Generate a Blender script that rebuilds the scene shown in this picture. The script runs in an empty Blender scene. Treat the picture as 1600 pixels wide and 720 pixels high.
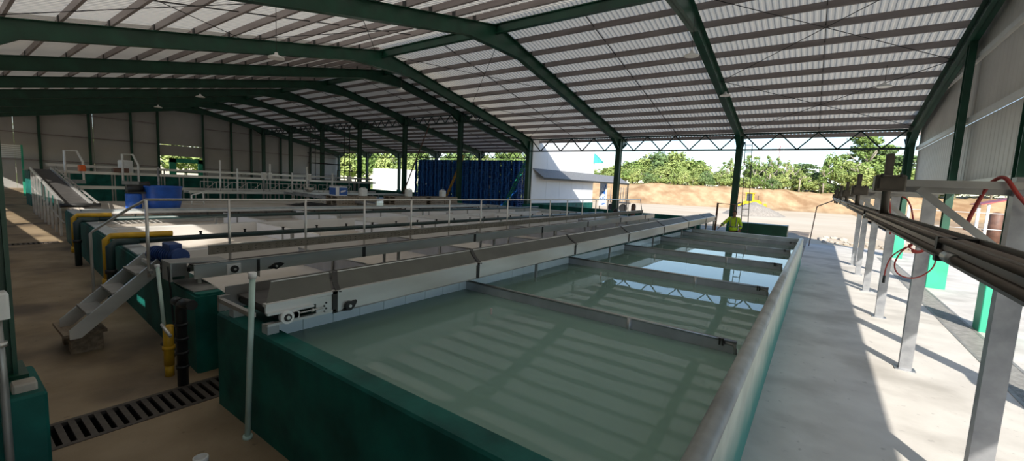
import bpy, bmesh, math, random
from mathutils import Vector, Matrix
random.seed(7)
SC = bpy.context.scene
COL = SC.collection
D = bpy.data

# ------------------------------------------------------------------ camera, light, exposure
HC = 2.4
FPX = 665.3166
right = Vector((0.80915525, 0.58560777, 0.04828378))
up = -Vector((0.10139463, -0.05821538, -0.99314153))
back = -Vector((-0.57878054, 0.8085014, -0.10648276))
cam_d = D.cameras.new('camera')
cam_d.sensor_fit = 'HORIZONTAL'
cam_d.sensor_width = 36.0
cam_d.lens = 36.0 * FPX / 1600.0
cam_d.clip_start = 0.05
cam_d.clip_end = 900.0
cam = D.objects.new('camera', cam_d)
COL.objects.link(cam)
m = Matrix.Identity(4)
for i in range(3):
    m[i][0], m[i][1], m[i][2] = right[i], up[i], back[i]
m[2][3] = HC
cam.matrix_world = m
SC.camera = cam

SUN_D = Vector((-0.80, 1.59, -1.0)).normalized()
world = D.worlds.new('world')
SC.world = world
world.use_nodes = True
wn = world.node_tree
wn.nodes.clear()
w_out = wn.nodes.new('ShaderNodeOutputWorld')
w_bg = wn.nodes.new('ShaderNodeBackground')
w_sky = wn.nodes.new('ShaderNodeTexSky')
w_sky.sky_type = 'NISHITA'
w_sky.sun_disc = False
w_sky.sun_elevation = math.radians(29.3)
w_sky.sun_rotation = math.radians(153)
w_sky.air_density = 1.0
w_sky.dust_density = 0.4
w_sky.ozone_density = 2.0
w_bg.inputs['Strength'].default_value = 0.105
wn.links.new(w_sky.outputs[0], w_bg.inputs[0])
wn.links.new(w_bg.outputs[0], w_out.inputs[0])

sun_d = D.lights.new('sun', 'SUN')
sun_d.energy = 3.5
sun_d.angle = math.radians(0.6)
sun_d.color = (1.0, 0.94, 0.84)
sun = D.objects.new('sun', sun_d)
sun.rotation_euler = SUN_D.to_track_quat('-Z', 'Y').to_euler()
sun.location = (30, -60, 40)
COL.objects.link(sun)

SC.view_settings.view_transform = 'Standard'
SC.view_settings.look = 'None'
SC.view_settings.gamma = 1.0
SC.view_settings.use_curve_mapping = False
SC.view_settings.exposure = 1.2

# ------------------------------------------------------------------ materials
def mat(name, col, rough=0.6, metal=0.0, var=0.12, scale=6.0, bump=0.0, bscale=40.0, col2=None, spec=0.5, detail=5.0, stretch=None, lo=0.35, hi=0.65):
    """colour with noise variation (wear, grain) and fine relief"""
    M = D.materials.new(name)
    M.use_nodes = True
    nt = M.node_tree
    b = nt.nodes['Principled BSDF']
    b.inputs['Roughness'].default_value = rough
    b.inputs['Metallic'].default_value = metal
    b.inputs['Specular IOR Level'].default_value = spec
    tc = nt.nodes.new('ShaderNodeTexCoord')
    src = tc.outputs['Object']
    if stretch:
        mp = nt.nodes.new('ShaderNodeMapping')
        mp.inputs['Scale'].default_value = stretch
        nt.links.new(src, mp.inputs[0])
        src = mp.outputs[0]
    n = nt.nodes.new('ShaderNodeTexNoise')
    n.inputs['Scale'].default_value = scale
    n.inputs['Detail'].default_value = detail
    nt.links.new(src, n.inputs['Vector'])
    r = nt.nodes.new('ShaderNodeValToRGB')
    a = r.color_ramp.elements
    a[0].position, a[1].position = lo, hi
    if col2 is None:
        a[0].color = [c * (1 - var) for c in col] + [1]
        a[1].color = [min(1, c * (1 + var)) for c in col] + [1]
    else:
        a[0].color = list(col) + [1]
        a[1].color = list(col2) + [1]
    nt.links.new(n.outputs['Fac'], r.inputs[0])
    nt.links.new(r.outputs[0], b.inputs['Base Color'])
    if bump:
        n2 = nt.nodes.new('ShaderNodeTexNoise')
        n2.inputs['Scale'].default_value = bscale
        n2.inputs['Detail'].default_value = 4
        nt.links.new(src, n2.inputs['Vector'])
        bp = nt.nodes.new('ShaderNodeBump')
        bp.inputs['Strength'].default_value = bump
        bp.inputs['Distance'].default_value = 0.02
        nt.links.new(n2.outputs['Fac'], bp.inputs['Height'])
        nt.links.new(bp.outputs[0], b.inputs['Normal'])
    return M

M = {}
M['green'] = mat('green_paint_steel', (0.006, 0.058, 0.033), 0.42, var=0.25, scale=1.5)
M['green_light'] = mat('green_enamel', (0.03, 0.36, 0.22), 0.45, var=0.12, scale=2)
M['tank_green'] = mat('tank_green_paint', (0.001, 0.062, 0.052), 0.60, col2=(0.006, 0.135, 0.110), scale=2.2, detail=8, bump=0.12, bscale=14, spec=0.3)
M['tank_top'] = mat('tank_top_paint', (0.004, 0.10, 0.068), 0.5, col2=(0.01, 0.12, 0.085), scale=4, bump=0.1, bscale=20)
M['tank_side'] = mat('tank_side_bounce_lit_paint', (0.30, 0.46, 0.38), 0.55, col2=(0.52, 0.60, 0.50), scale=2.5, bump=0.1, bscale=12)  # tank paint lightened to show sunlit bounce; replaced by the ramp further down
M['coping'] = mat('coping_smooth_cement', (0.36, 0.375, 0.36), 0.35, var=0.2, scale=3)
M['wall_top'] = mat('pale_grey_wall_top', (0.42, 0.46, 0.47), 0.5, var=0.12, scale=3)
M['basin_in'] = mat('basin_lining', (0.60, 0.58, 0.55), 0.35, col2=(0.70, 0.69, 0.67), scale=0.9)
M['basin_floor'] = mat('basin_floor_cement', (0.54, 0.47, 0.39), 0.24, col2=(0.70, 0.65, 0.59), scale=0.7)
M['pool_floor'] = mat('pool_floor_sediment', (0.42, 0.55, 0.47), 0.7, col2=(0.58, 0.70, 0.63), scale=1.3, lo=0.3, hi=0.7)
M['tile'] = mat('white_glazed_tile', (0.74, 0.82, 0.86), 0.18, var=0.04, scale=2)
M['steel'] = mat('brushed_stainless', (0.66, 0.65, 0.63), 0.34, metal=0.7, var=0.14, scale=3.0, bump=0.03, stretch=(1, 0.2, 1))
M['steel_dull'] = mat('dull_stainless', (0.36, 0.36, 0.35), 0.42, metal=0.7, var=0.2, scale=2.2)
M['baffle'] = mat('stained_stainless_sheet', (0.38, 0.39, 0.42), 0.36, metal=0.55, col2=(0.52, 0.53, 0.57), scale=2.2, stretch=(1, 1, 0.35))
M['galv'] = mat('galvanised_steel', (0.25, 0.26, 0.28), 0.42, metal=0.65, col2=(0.40, 0.41, 0.43), scale=4.5)
M['guard'] = mat('grey_green_guard_sheet', (0.085, 0.09, 0.078), 0.5, metal=0.15, var=0.15, scale=2.5)
M['belt'] = mat('dark_belt_rubber', (0.055, 0.052, 0.05), 0.6, var=0.25, scale=5)
M['mesh_plate'] = mat('brown_grey_perforated_plate', (0.17, 0.145, 0.11), 0.55, col2=(0.24, 0.21, 0.17), scale=9, bump=0.3, bscale=60)
M['dark'] = mat('dark_iron', (0.03, 0.03, 0.03), 0.5, metal=0.3, var=0.2)
M['black'] = mat('black_plastic', (0.012, 0.013, 0.014), 0.45, var=0.2)
M['pipe_green'] = mat('dark_green_pipe', (0.012, 0.035, 0.035), 0.4, var=0.2)
M['yellow'] = mat('yellow_paint_pipe', (0.62, 0.36, 0.015), 0.42, var=0.12)
M['white'] = mat('white_plastic', (0.78, 0.80, 0.80), 0.4, var=0.05)
M['pvc'] = mat('pale_green_pvc', (0.50, 0.66, 0.60), 0.4, var=0.12)
M['blue'] = mat('blue_plastic', (0.015, 0.10, 0.46), 0.42, var=0.12)
M['pallet_blue'] = mat('pallet_blue_plastic', (0.012, 0.13, 0.52), 0.5, var=0.25, scale=1.1)
M['motor_blue'] = mat('motor_blue_enamel', (0.012, 0.045, 0.19), 0.4, var=0.15)
M['wood'] = mat('weathered_wood', (0.20, 0.165, 0.125), 0.75, col2=(0.31, 0.26, 0.21), scale=5, stretch=(1, 6, 6))
M['wood_block'] = mat('old_timber_block', (0.17, 0.125, 0.085), 0.75, col2=(0.30, 0.235, 0.17), scale=4, stretch=(1, 5, 5), bump=0.2)
M['purlin'] = mat('purlin_primer_grey', (0.235, 0.20, 0.195), 0.5, metal=0.1, col2=(0.32, 0.28, 0.275), scale=1.4, stretch=(0.5, 3, 3))
M['rod'] = mat('thin_black_rod', (0.03, 0.028, 0.028), 0.5)
M['truss'] = mat('truss_dark_green', (0.016, 0.045, 0.045), 0.45, var=0.2)
M['cream_panel'] = mat('cream_wall_panel', (0.62, 0.585, 0.54), 0.5, var=0.05, scale=0.8)
M['wall_back'] = mat('cream_back_wall_sheet', (0.38, 0.375, 0.36), 0.55, col2=(0.46, 0.455, 0.44), scale=0.35)
M['white_panel'] = mat('white_insulated_panel', (0.84, 0.84, 0.86), 0.4, var=0.03, scale=0.7)
M['trim'] = mat('white_trim', (0.66, 0.66, 0.64), 0.4, var=0.04)
M['trough'] = mat('oily_brown_trough', (0.105, 0.084, 0.070), 0.40, metal=0.35, col2=(0.18, 0.148, 0.125), scale=3.0, stretch=(4, 0.7, 4))
M['clamp_dark'] = mat('dark_weathered_clamp', (0.085, 0.075, 0.062), 0.5, metal=0.3, var=0.25, scale=6)
M['red'] = mat('red_rubber_hose', (0.33, 0.035, 0.028), 0.45, var=0.15)
M['rust'] = mat('rust_brown_steel', (0.14, 0.075, 0.055), 0.6, var=0.25, scale=4)
M['hivis'] = mat('hi_vis_fabric', (0.42, 0.62, 0.015), 0.7, var=0.12, scale=8)
M['reflect'] = mat('grey_reflective_tape', (0.20, 0.21, 0.20), 0.4, var=0.05)
M['trouser'] = mat('dark_trouser_fabric', (0.022, 0.024, 0.032), 0.8, var=0.2)
M['skin'] = mat('brown_skin', (0.22, 0.105, 0.062), 0.5, var=0.08)
M['hair'] = mat('black_hair', (0.012, 0.009, 0.008), 0.6)
M['dozer'] = mat('yellow_machine_paint', (0.72, 0.50, 0.015), 0.4, var=0.1)
M['glass_dark'] = mat('dark_cab_glass', (0.06, 0.07, 0.09), 0.1, var=0.1)
M['bark'] = mat('pale_bark', (0.30, 0.27, 0.22), 0.8, var=0.25, scale=3)
M['leaf_a'] = mat('leaf_mid_green', (0.13, 0.21, 0.05), 0.6, col2=(0.25, 0.35, 0.09), scale=0.7)
M['leaf_b'] = mat('leaf_light_green', (0.20, 0.28, 0.07), 0.6, col2=(0.36, 0.42, 0.14), scale=0.7)
M['leaf_c'] = mat('leaf_dark_green', (0.085, 0.155, 0.05), 0.6, col2=(0.18, 0.26, 0.09), scale=0.7)
M['rock'] = mat('broken_concrete', (0.42, 0.38, 0.33), 0.85, var=0.15)
M['gravel'] = mat('grey_gravel', (0.27, 0.24, 0.205), 0.9, col2=(0.40, 0.36, 0.31), scale=6, bump=0.5, bscale=10)
M['red_roof'] = mat('dusty_red_roof', (0.34, 0.065, 0.075), 0.5, var=0.1)
M['orange'] = mat('orange_plastic', (0.75, 0.13, 0.015), 0.45, var=0.08)
M['grate'] = mat('worn_iron_grate', (0.075, 0.062, 0.052), 0.55, metal=0.25, var=0.25, scale=8)
M['grate_light'] = mat('worn_pale_grate', (0.26, 0.25, 0.235), 0.55, metal=0.1, var=0.2, scale=8)
M['pit'] = mat('wet_drain_pit', (0.012, 0.011, 0.010), 0.5)
M['sign_blue'] = mat('printed_sign_face', (0.03, 0.13, 0.42), 0.4, col2=(0.72, 0.76, 0.80), scale=2.2, lo=0.46, hi=0.52)
M['carton'] = mat('white_carton', (0.70, 0.72, 0.76), 0.6, var=0.04)
M['carton_blue'] = mat('blue_carton_print', (0.03, 0.11, 0.40), 0.6, var=0.08)
M['tarp'] = mat('black_net', (0.015, 0.016, 0.018), 0.8, var=0.3)
M['awning'] = mat('grey_canopy_sheet', (0.20, 0.20, 0.205), 0.5, var=0.08)
M['teal'] = mat('teal_awning_sheet', (0.05, 0.36, 0.34), 0.5, var=0.1)
M['lamp_white'] = mat('white_lamp_shade', (0.82, 0.82, 0.80), 0.35, var=0.03)

def bounce_tint_ramp(name, zmid):  # cream upper part is bounced sunlight painted over the green wall colour
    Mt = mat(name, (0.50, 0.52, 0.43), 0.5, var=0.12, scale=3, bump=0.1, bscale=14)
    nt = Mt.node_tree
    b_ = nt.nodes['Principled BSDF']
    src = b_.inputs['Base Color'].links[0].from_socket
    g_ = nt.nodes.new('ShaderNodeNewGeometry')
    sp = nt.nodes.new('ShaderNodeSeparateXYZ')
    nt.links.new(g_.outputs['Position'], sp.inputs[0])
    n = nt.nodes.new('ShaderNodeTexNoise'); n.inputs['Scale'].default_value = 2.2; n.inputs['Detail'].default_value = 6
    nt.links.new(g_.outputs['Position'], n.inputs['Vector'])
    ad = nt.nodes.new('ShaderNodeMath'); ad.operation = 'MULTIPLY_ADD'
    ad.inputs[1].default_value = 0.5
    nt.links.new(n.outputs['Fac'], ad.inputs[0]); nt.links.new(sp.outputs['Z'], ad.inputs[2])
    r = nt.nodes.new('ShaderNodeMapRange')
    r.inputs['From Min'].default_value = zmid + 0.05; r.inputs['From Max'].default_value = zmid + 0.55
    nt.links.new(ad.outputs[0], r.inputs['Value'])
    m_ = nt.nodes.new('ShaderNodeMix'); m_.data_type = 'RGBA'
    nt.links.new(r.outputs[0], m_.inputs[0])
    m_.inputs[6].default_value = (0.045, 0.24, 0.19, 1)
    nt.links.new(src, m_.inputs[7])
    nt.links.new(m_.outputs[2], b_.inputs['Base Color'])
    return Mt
M['tank_side'] = bounce_tint_ramp('tank_side_painted_bounce_light', 0.42)

def roof_material(name, through):  # sheet made translucent to fill the hall with diffused sunlight
    Mt = D.materials.new(name)
    Mt.use_nodes = True
    nt = Mt.node_tree
    nt.nodes.clear()
    out = nt.nodes.new('ShaderNodeOutputMaterial')
    tc = nt.nodes.new('ShaderNodeTexCoord')
    n = nt.nodes.new('ShaderNodeTexNoise')
    n.inputs['Scale'].default_value = 0.5
    r = nt.nodes.new('ShaderNodeValToRGB')
    r.color_ramp.elements[0].color = (0.60, 0.565, 0.50, 1)
    r.color_ramp.elements[1].color = (0.71, 0.675, 0.61, 1)
    nt.links.new(tc.outputs['Object'], n.inputs['Vector'])
    nt.links.new(n.outputs['Fac'], r.inputs[0])
    d = nt.nodes.new('ShaderNodeBsdfDiffuse')
    t = nt.nodes.new('ShaderNodeBsdfTranslucent')
    mx = nt.nodes.new('ShaderNodeMixShader')
    mx.inputs[0].default_value = through
    nt.links.new(r.outputs[0], d.inputs[0])
    t.inputs[0].default_value = (0.76, 0.71, 0.62, 1)
    nt.links.new(d.outputs[0], mx.inputs[1])
    nt.links.new(t.outputs[0], mx.inputs[2])
    nt.links.new(mx.outputs[0], out.inputs[0])
    return Mt
M['roof'] = roof_material('roof_sheet_cream', 0.29)
M['roof_low_through'] = roof_material('roof_sheet_low_through', 0.09)  # lets less sun through, to keep the far roof dark

def water_material():
    Mt = D.materials.new('pool_water')
    Mt.use_nodes = True
    nt = Mt.node_tree
    nt.nodes.clear()
    out = nt.nodes.new('ShaderNodeOutputMaterial')
    tr = nt.nodes.new('ShaderNodeBsdfTransparent')
    tr.inputs[0].default_value = (0.74, 0.88, 0.79, 1)
    gl = nt.nodes.new('ShaderNodeBsdfGlossy')
    gl.inputs['Roughness'].default_value = 0.01
    fr = nt.nodes.new('ShaderNodeFresnel')
    fr.inputs['IOR'].default_value = 1.36
    tc = nt.nodes.new('ShaderNodeTexCoord')
    n = nt.nodes.new('ShaderNodeTexNoise')
    n.inputs['Scale'].default_value = 1.1
    n.inputs['Detail'].default_value = 3
    bp = nt.nodes.new('ShaderNodeBump')
    bp.inputs['Strength'].default_value = 0.05
    bp.inputs['Distance'].default_value = 0.03
    nt.links.new(tc.outputs['Object'], n.inputs['Vector'])
    nt.links.new(n.outputs['Fac'], bp.inputs['Height'])
    nt.links.new(bp.outputs[0], gl.inputs['Normal'])
    df = nt.nodes.new('ShaderNodeBsdfDiffuse')          # fine suspended matter
    df.inputs[0].default_value = (0.31, 0.47, 0.42, 1)
    mt = nt.nodes.new('ShaderNodeMixShader')
    mt.inputs[0].default_value = 0.55
    nt.links.new(tr.outputs[0], mt.inputs[1])
    nt.links.new(df.outputs[0], mt.inputs[2])
    mx = nt.nodes.new('ShaderNodeMixShader')
    nt.links.new(fr.outputs[0], mx.inputs[0])
    nt.links.new(mt.outputs[0], mx.inputs[1])
    nt.links.new(gl.outputs[0], mx.inputs[2])
    nt.links.new(mx.outputs[0], out.inputs[0])
    return Mt
M['water'] = water_material()

def floor_material(name, c1, c2, stain, sc=0.5, rough=0.7):
    Mt = D.materials.new(name)
    Mt.use_nodes = True
    nt = Mt.node_tree
    b = nt.nodes['Principled BSDF']
    tc = nt.nodes.new('ShaderNodeTexCoord')
    def noise(s, d=6):
        n = nt.nodes.new('ShaderNodeTexNoise')
        n.inputs['Scale'].default_value = s
        n.inputs['Detail'].default_value = d
        nt.links.new(tc.outputs['Object'], n.inputs['Vector'])
        return n.outputs['Fac']
    r = nt.nodes.new('ShaderNodeValToRGB')
    r.color_ramp.elements[0].position, r.color_ramp.elements[1].position = 0.35, 0.65
    r.color_ramp.elements[0].color = (*c1, 1)
    r.color_ramp.elements[1].color = (*c2, 1)
    nt.links.new(noise(sc * 2), r.inputs[0])
    r2 = nt.nodes.new('ShaderNodeValToRGB')
    r2.color_ramp.elements[0].position, r2.color_ramp.elements[1].position = 0.50, 0.66
    nt.links.new(noise(sc * 0.8, 8), r2.inputs[0])
    mx = nt.nodes.new('ShaderNodeMix')
    mx.data_type = 'RGBA'
    nt.links.new(r2.outputs[0], mx.inputs[0])
    nt.links.new(r.outputs[0], mx.inputs[6])
    mx.inputs[7].default_value = (*stain, 1)
    r3 = nt.nodes.new('ShaderNodeValToRGB')
    r3.color_ramp.elements[0].position, r3.color_ramp.elements[1].position = 0.66, 0.74
    nt.links.new(noise(9, 3), r3.inputs[0])
    mx2 = nt.nodes.new('ShaderNodeMix')
    mx2.data_type = 'RGBA'
    nt.links.new(r3.outputs[0], mx2.inputs[0])
    nt.links.new(mx.outputs[2], mx2.inputs[6])
    mx2.inputs[7].default_value = (*[x * 0.75 for x in c1], 1)
    nt.links.new(mx2.outputs[2], b.inputs['Base Color'])
    b.inputs['Roughness'].default_value = rough
    bp = nt.nodes.new('ShaderNodeBump')
    bp.inputs['Strength'].default_value = 0.15
    bp.inputs['Distance'].default_value = 0.01
    nt.links.new(noise(30, 4), bp.inputs['Height'])
    nt.links.new(bp.outputs[0], b.inputs['Normal'])
    return Mt
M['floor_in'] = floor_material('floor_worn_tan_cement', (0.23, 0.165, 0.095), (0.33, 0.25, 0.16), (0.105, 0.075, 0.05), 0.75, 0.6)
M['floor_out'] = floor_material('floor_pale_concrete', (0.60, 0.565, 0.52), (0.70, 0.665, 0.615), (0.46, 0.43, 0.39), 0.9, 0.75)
M['dirt'] = floor_material('ground_pale_track', (0.60, 0.495, 0.365), (0.68, 0.58, 0.45), (0.54, 0.42, 0.28), 0.06, 0.9)
M['soil'] = floor_material('bank_orange_soil', (0.34, 0.225, 0.125), (0.47, 0.335, 0.20), (0.26, 0.155, 0.08), 0.35, 0.9)
M['grass'] = floor_material('grass_verge', (0.20, 0.27, 0.05), (0.34, 0.38, 0.09), (0.14, 0.20, 0.04), 0.2, 0.9)

# ------------------------------------------------------------------ helpers
WL = {}
ORDN = ['first', 'second', 'third', 'fourth', 'fifth', 'sixth', 'seventh', 'eighth', 'ninth', 'tenth', 'eleventh', 'twelfth', 'thirteenth', 'fourteenth', 'fifteenth', 'sixteenth', 'seventeenth', 'eighteenth', 'nineteenth', 'twentieth']
TENS = {2: 'twent', 3: 'thirt', 4: 'fort', 5: 'fift', 6: 'sixt', 7: 'sevent'}
def nth(k):
    if k < 20: return ORDN[k]
    t, u = divmod(k + 1, 10)
    return TENS[t] + ('ieth' if u == 0 else 'y-' + ORDN[u - 1])
class MB:
    """collects shapes and links them as one mesh object"""
    def __init__(s):
        s.v, s.f, s.sm = [], [], []
    def quad(s, a, b, c, d):
        n = len(s.v)
        s.v += [a, b, c, d]; s.f.append((n, n + 1, n + 2, n + 3)); s.sm.append(False)
        return s
    def box(s, x0, x1, y0, y1, z0, z1):
        n = len(s.v)
        s.v += [(x, y, z) for z in (z0, z1) for (x, y) in ((x0, y0), (x1, y0), (x1, y1), (x0, y1))]
        for q in ((0, 3, 2, 1), (4, 5, 6, 7), (0, 1, 5, 4), (1, 2, 6, 5), (2, 3, 7, 6), (3, 0, 4, 7)):
            s.f.append(tuple(n + i for i in q)); s.sm.append(False)
        return s
    def cham(s, x0, x1, y0, y1, z0, z1, c=0.01):
        """box with a chamfered top rim and corners"""
        n = len(s.v)
        def ring(k, z):
            return [(x0 + k, y0 + c, z), (x0 + c, y0 + k, z), (x1 - c, y0 + k, z), (x1 - k, y0 + c, z),
                    (x1 - k, y1 - c, z), (x1 - c, y1 - k, z), (x0 + c, y1 - k, z), (x0 + k, y1 - c, z)]
        s.v += ring(0, z0) + ring(0, z1 - c) + ring(c * .7, z1)
        for r in range(2):
            for i in range(8):
                j = (i + 1) % 8
                s.f.append((n + r * 8 + i, n + r * 8 + j, n + r * 8 + 8 + j, n + r * 8 + 8 + i)); s.sm.append(False)
        s.f.append(tuple(n + 16 + i for i in range(8))); s.sm.append(False)
        s.f.append(tuple(n + i for i in reversed(range(8)))); s.sm.append(False)
        return s
    def bar(s, p, q, w, h, upv=(0, 0, 1)):
        """box beam between two points, w sideways, h along upv"""
        p, q = Vector(p), Vector(q)
        d = (q - p).normalized()
        u = Vector(upv)
        if abs(d.dot(u)) > 0.98:
            u = Vector((0, 1, 0))
        sd = d.cross(u).normalized()
        u = sd.cross(d).normalized()
        n = len(s.v)
        for e in (p, q):
            for (a, b) in ((-1, -1), (1, -1), (1, 1), (-1, 1)):
                s.v.append(tuple(e + sd * (a * w / 2) + u * (b * h / 2)))
        for f in ((0, 1, 2, 3), (7, 6, 5, 4), (0, 4, 5, 1), (1, 5, 6, 2), (2, 6, 7, 3), (3, 7, 4, 0)):
            s.f.append(tuple(n + i for i in f)); s.sm.append(False)
        return s
    def cyl(s, p, q, r, n=10, r2=None, caps=True):
        p, q = Vector(p), Vector(q)
        r2 = r if r2 is None else r2
        d = (q - p).normalized()
        a = d.orthogonal().normalized(); b = d.cross(a)
        k = len(s.v)
        for e, rr in ((p, r), (q, r2)):
            for i in range(n):
                t = 2 * math.pi * i / n
                s.v.append(tuple(e + (a * math.cos(t) + b * math.sin(t)) * rr))
        for i in range(n):
            j = (i + 1) % n
            s.f.append((k + i, k + j, k + n + j, k + n + i)); s.sm.append(True)
        if caps:
            s.f.append(tuple(k + i for i in reversed(range(n)))); s.sm.append(False)
            s.f.append(tuple(k + n + i for i in range(n))); s.sm.append(False)
        return s
    def tube(s, pts, r, n=8):
        pts = [Vector(p) for p in pts]
        k = len(s.v)
        prev = None
        for i, p in enumerate(pts):
            d = (pts[min(i + 1, len(pts) - 1)] - pts[max(i - 1, 0)]).normalized()
            a = d.orthogonal().normalized() if prev is None else (prev - d * prev.dot(d)).normalized()
            prev = a
            b = d.cross(a)
            for j in range(n):
                t = 2 * math.pi * j / n
                s.v.append(tuple(p + (a * math.cos(t) + b * math.sin(t)) * r))
        for i in range(len(pts) - 1):
            for j in range(n):
                jj = (j + 1) % n
                s.f.append((k + i * n + j, k + i * n + jj, k + (i + 1) * n + jj, k + (i + 1) * n + j)); s.sm.append(True)
        s.f.append(tuple(k + j for j in reversed(range(n)))); s.sm.append(False)
        e = k + (len(pts) - 1) * n
        s.f.append(tuple(e + j for j in range(n))); s.sm.append(False)
        return s
    def lathe(s, c, prof, n=20):
        c = Vector(c); k = len(s.v)
        for (r, z) in prof:
            for i in range(n):
                t = 2 * math.pi * i / n
                s.v.append((c.x + r * math.cos(t), c.y + r * math.sin(t), c.z + z))
        for r in range(len(prof) - 1):
            for i in range(n):
                j = (i + 1) % n
                s.f.append((k + r * n + i, k + r * n + j, k + (r + 1) * n + j, k + (r + 1) * n + i)); s.sm.append(True)
        s.f.append(tuple(k + i for i in reversed(range(n)))); s.sm.append(False)
        e = k + (len(prof) - 1) * n
        s.f.append(tuple(e + i for i in range(n))); s.sm.append(False)
        return s
    def ext(s, poly, axis, a, b):
        """polygon of 2D points extruded along axis ('x': points are (y,z); 'y': (x,z); 'z': (x,y))"""
        k = len(s.v); n = len(poly)
        for t in (a, b):
            for (p, q) in poly:
                s.v.append((t, p, q) if axis == 'x' else (p, t, q) if axis == 'y' else (p, q, t))
        for i in range(n):
            j = (i + 1) % n
            s.f.append((k + i, k + j, k + n + j, k + n + i)); s.sm.append(False)
        s.f.append(tuple(k + i for i in reversed(range(n)))); s.sm.append(False)
        s.f.append(tuple(k + n + i for i in range(n))); s.sm.append(False)
        return s
    def build(s, name, material, parent=None, fix=True):
        w = WL.get(parent, Vector((0, 0, 0))) if parent else Vector((0, 0, 0))
        me = D.meshes.new(name)
        me.from_pydata([(x - w.x, y - w.y, z - w.z) for x, y, z in s.v], [], s.f)
        me.polygons.foreach_set('use_smooth', s.sm)
        if fix:
            bm = bmesh.new(); bm.from_mesh(me)
            bmesh.ops.recalc_face_normals(bm, faces=bm.faces)
            bm.to_mesh(me); bm.free()
        me.materials.append(material)
        o = D.objects.new(name, me)
        COL.objects.link(o)
        if parent:
            o.parent = parent
            WL[o] = w
        else:
            WL[o] = Vector((0, 0, 0))
        return o

def tag(o, label=None, cat=None, group=None, kind=None):
    if label: o['label'] = label
    if cat: o['category'] = cat
    if group: o['group'] = group
    if kind: o['kind'] = kind
    return o
def thing(name, loc, label, cat, group=None, kind=None):
    o = D.objects.new(name, None)
    o.empty_display_size = 0.2
    o.location = loc
    COL.objects.link(o)
    WL[o] = Vector(loc)
    return tag(o, label, cat, group, kind)
def struct(name, loc=(0, 0, 0), label=None):
    o = thing(name, loc, label, None, None, 'structure')
    return o
def copy_part(src, parent, off=(0, 0, 0)):
    o = src.copy()
    COL.objects.link(o)
    o.parent = parent
    o.location = Vector(src.location) + Vector(off)
    return o
def copy_tree(o, loc, label=None):
    c = o.copy(); COL.objects.link(c); c.location = loc
    if label: c['label'] = label
    def rec(s, d):
        for ch in list(s.children):
            k = ch.copy(); COL.objects.link(k); k.parent = d
            rec(ch, k)
    rec(o, c)
    WL[c] = Vector(loc)
    return c

# ------------------------------------------------------------------ ground, floor, hills
b = 6.7
FX = [2.95 - b * i for i in range(10)]          # frames: gable frame first
RIDGE1, RIDGE2 = 12.95, 18.15
def top1(y):
    return 5.73 + 0.2015 * (y - 0.3) if y <= RIDGE1 else 8.28 - 0.2015 * (y - RIDGE1)
def top2(y):
    return 5.73 + 0.2055 * (y - 0.3) if y <= RIDGE2 else 9.40 - 0.1985 * (y - RIDGE2)

def floor_cells(xs, ys, holes, z=0.0):
    mb = MB()
    for i in range(len(xs) - 1):
        for j in range(len(ys) - 1):
            cx, cy = (xs[i] + xs[i + 1]) / 2, (ys[j] + ys[j + 1]) / 2
            if any(h[0] < cx < h[1] and h[2] < cy < h[3] for h in holes):
                continue
            mb.quad((xs[i], ys[j], z), (xs[i + 1], ys[j], z), (xs[i + 1], ys[j + 1], z), (xs[i], ys[j + 1], z))
    return mb
DR1 = (-5.50, -5.02, -0.2, 23.0)
DR2 = (2.30, 2.70, 2.0, 24.5)
DR3 = (-18.86, -18.52, 0.2, 2.4)
fl = floor_cells([-62, -18.86, -18.52, -5.50, -5.02, -0.38], [-1.2, -0.2, 0.2, 2.4, 23, 38], [DR1, DR3])
tag(fl.build('floor', M['floor_in']), kind='structure')
fl = floor_cells([-0.38, 2.30, 2.70, 4.9], [-4, 2.0, 24.5, 28.5], [DR2])
tag(fl.build('floor', M['floor_out']), kind='structure')
# drain pits under the floor
for (x0, x1, y0, y1) in (DR1, DR2, DR3):
    p = MB()
    p.quad((x0, y0, -0.22), (x1, y0, -0.22), (x1, y1, -0.22), (x0, y1, -0.22))
    p.quad((x0, y0, -0.22), (x0, y1, -0.22), (x0, y1, 0), (x0, y0, 0))
    p.quad((x1, y0, -0.22), (x1, y1, -0.22), (x1, y1, 0), (x1, y0, 0))
    p.quad((x0, y0, -0.22), (x1, y0, -0.22), (x1, y0, 0), (x0, y0, 0))
    p.quad((x0, y1, -0.22), (x1, y1, -0.22), (x1, y1, 0), (x0, y1, 0))
    tag(p.build('floor_channel', M['pit']), kind='structure')

g = MB()
def ground_rect(x0, x1, y0, y1, z):
    g.quad((x0, y0, z), (x1, y0, z), (x1, y1, z), (x0, y1, z))
ground_rect(-260, 260, -200, 260, -0.30)
tag(g.build('ground_base', M['dirt']), kind='structure')
g = MB()
ground_rect(-60, 4.9, 38.0, 130, -0.02)
ground_rect(-16.9, 4.9, 28.5, 38.0, -0.02)
ground_rect(-16.9, -0.38, 38 - 14, 28.5, -0.015)
ground_rect(4.9, 60, -40, 17, -0.03)
tag(g.build('ground', M['dirt']), kind='structure')

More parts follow.
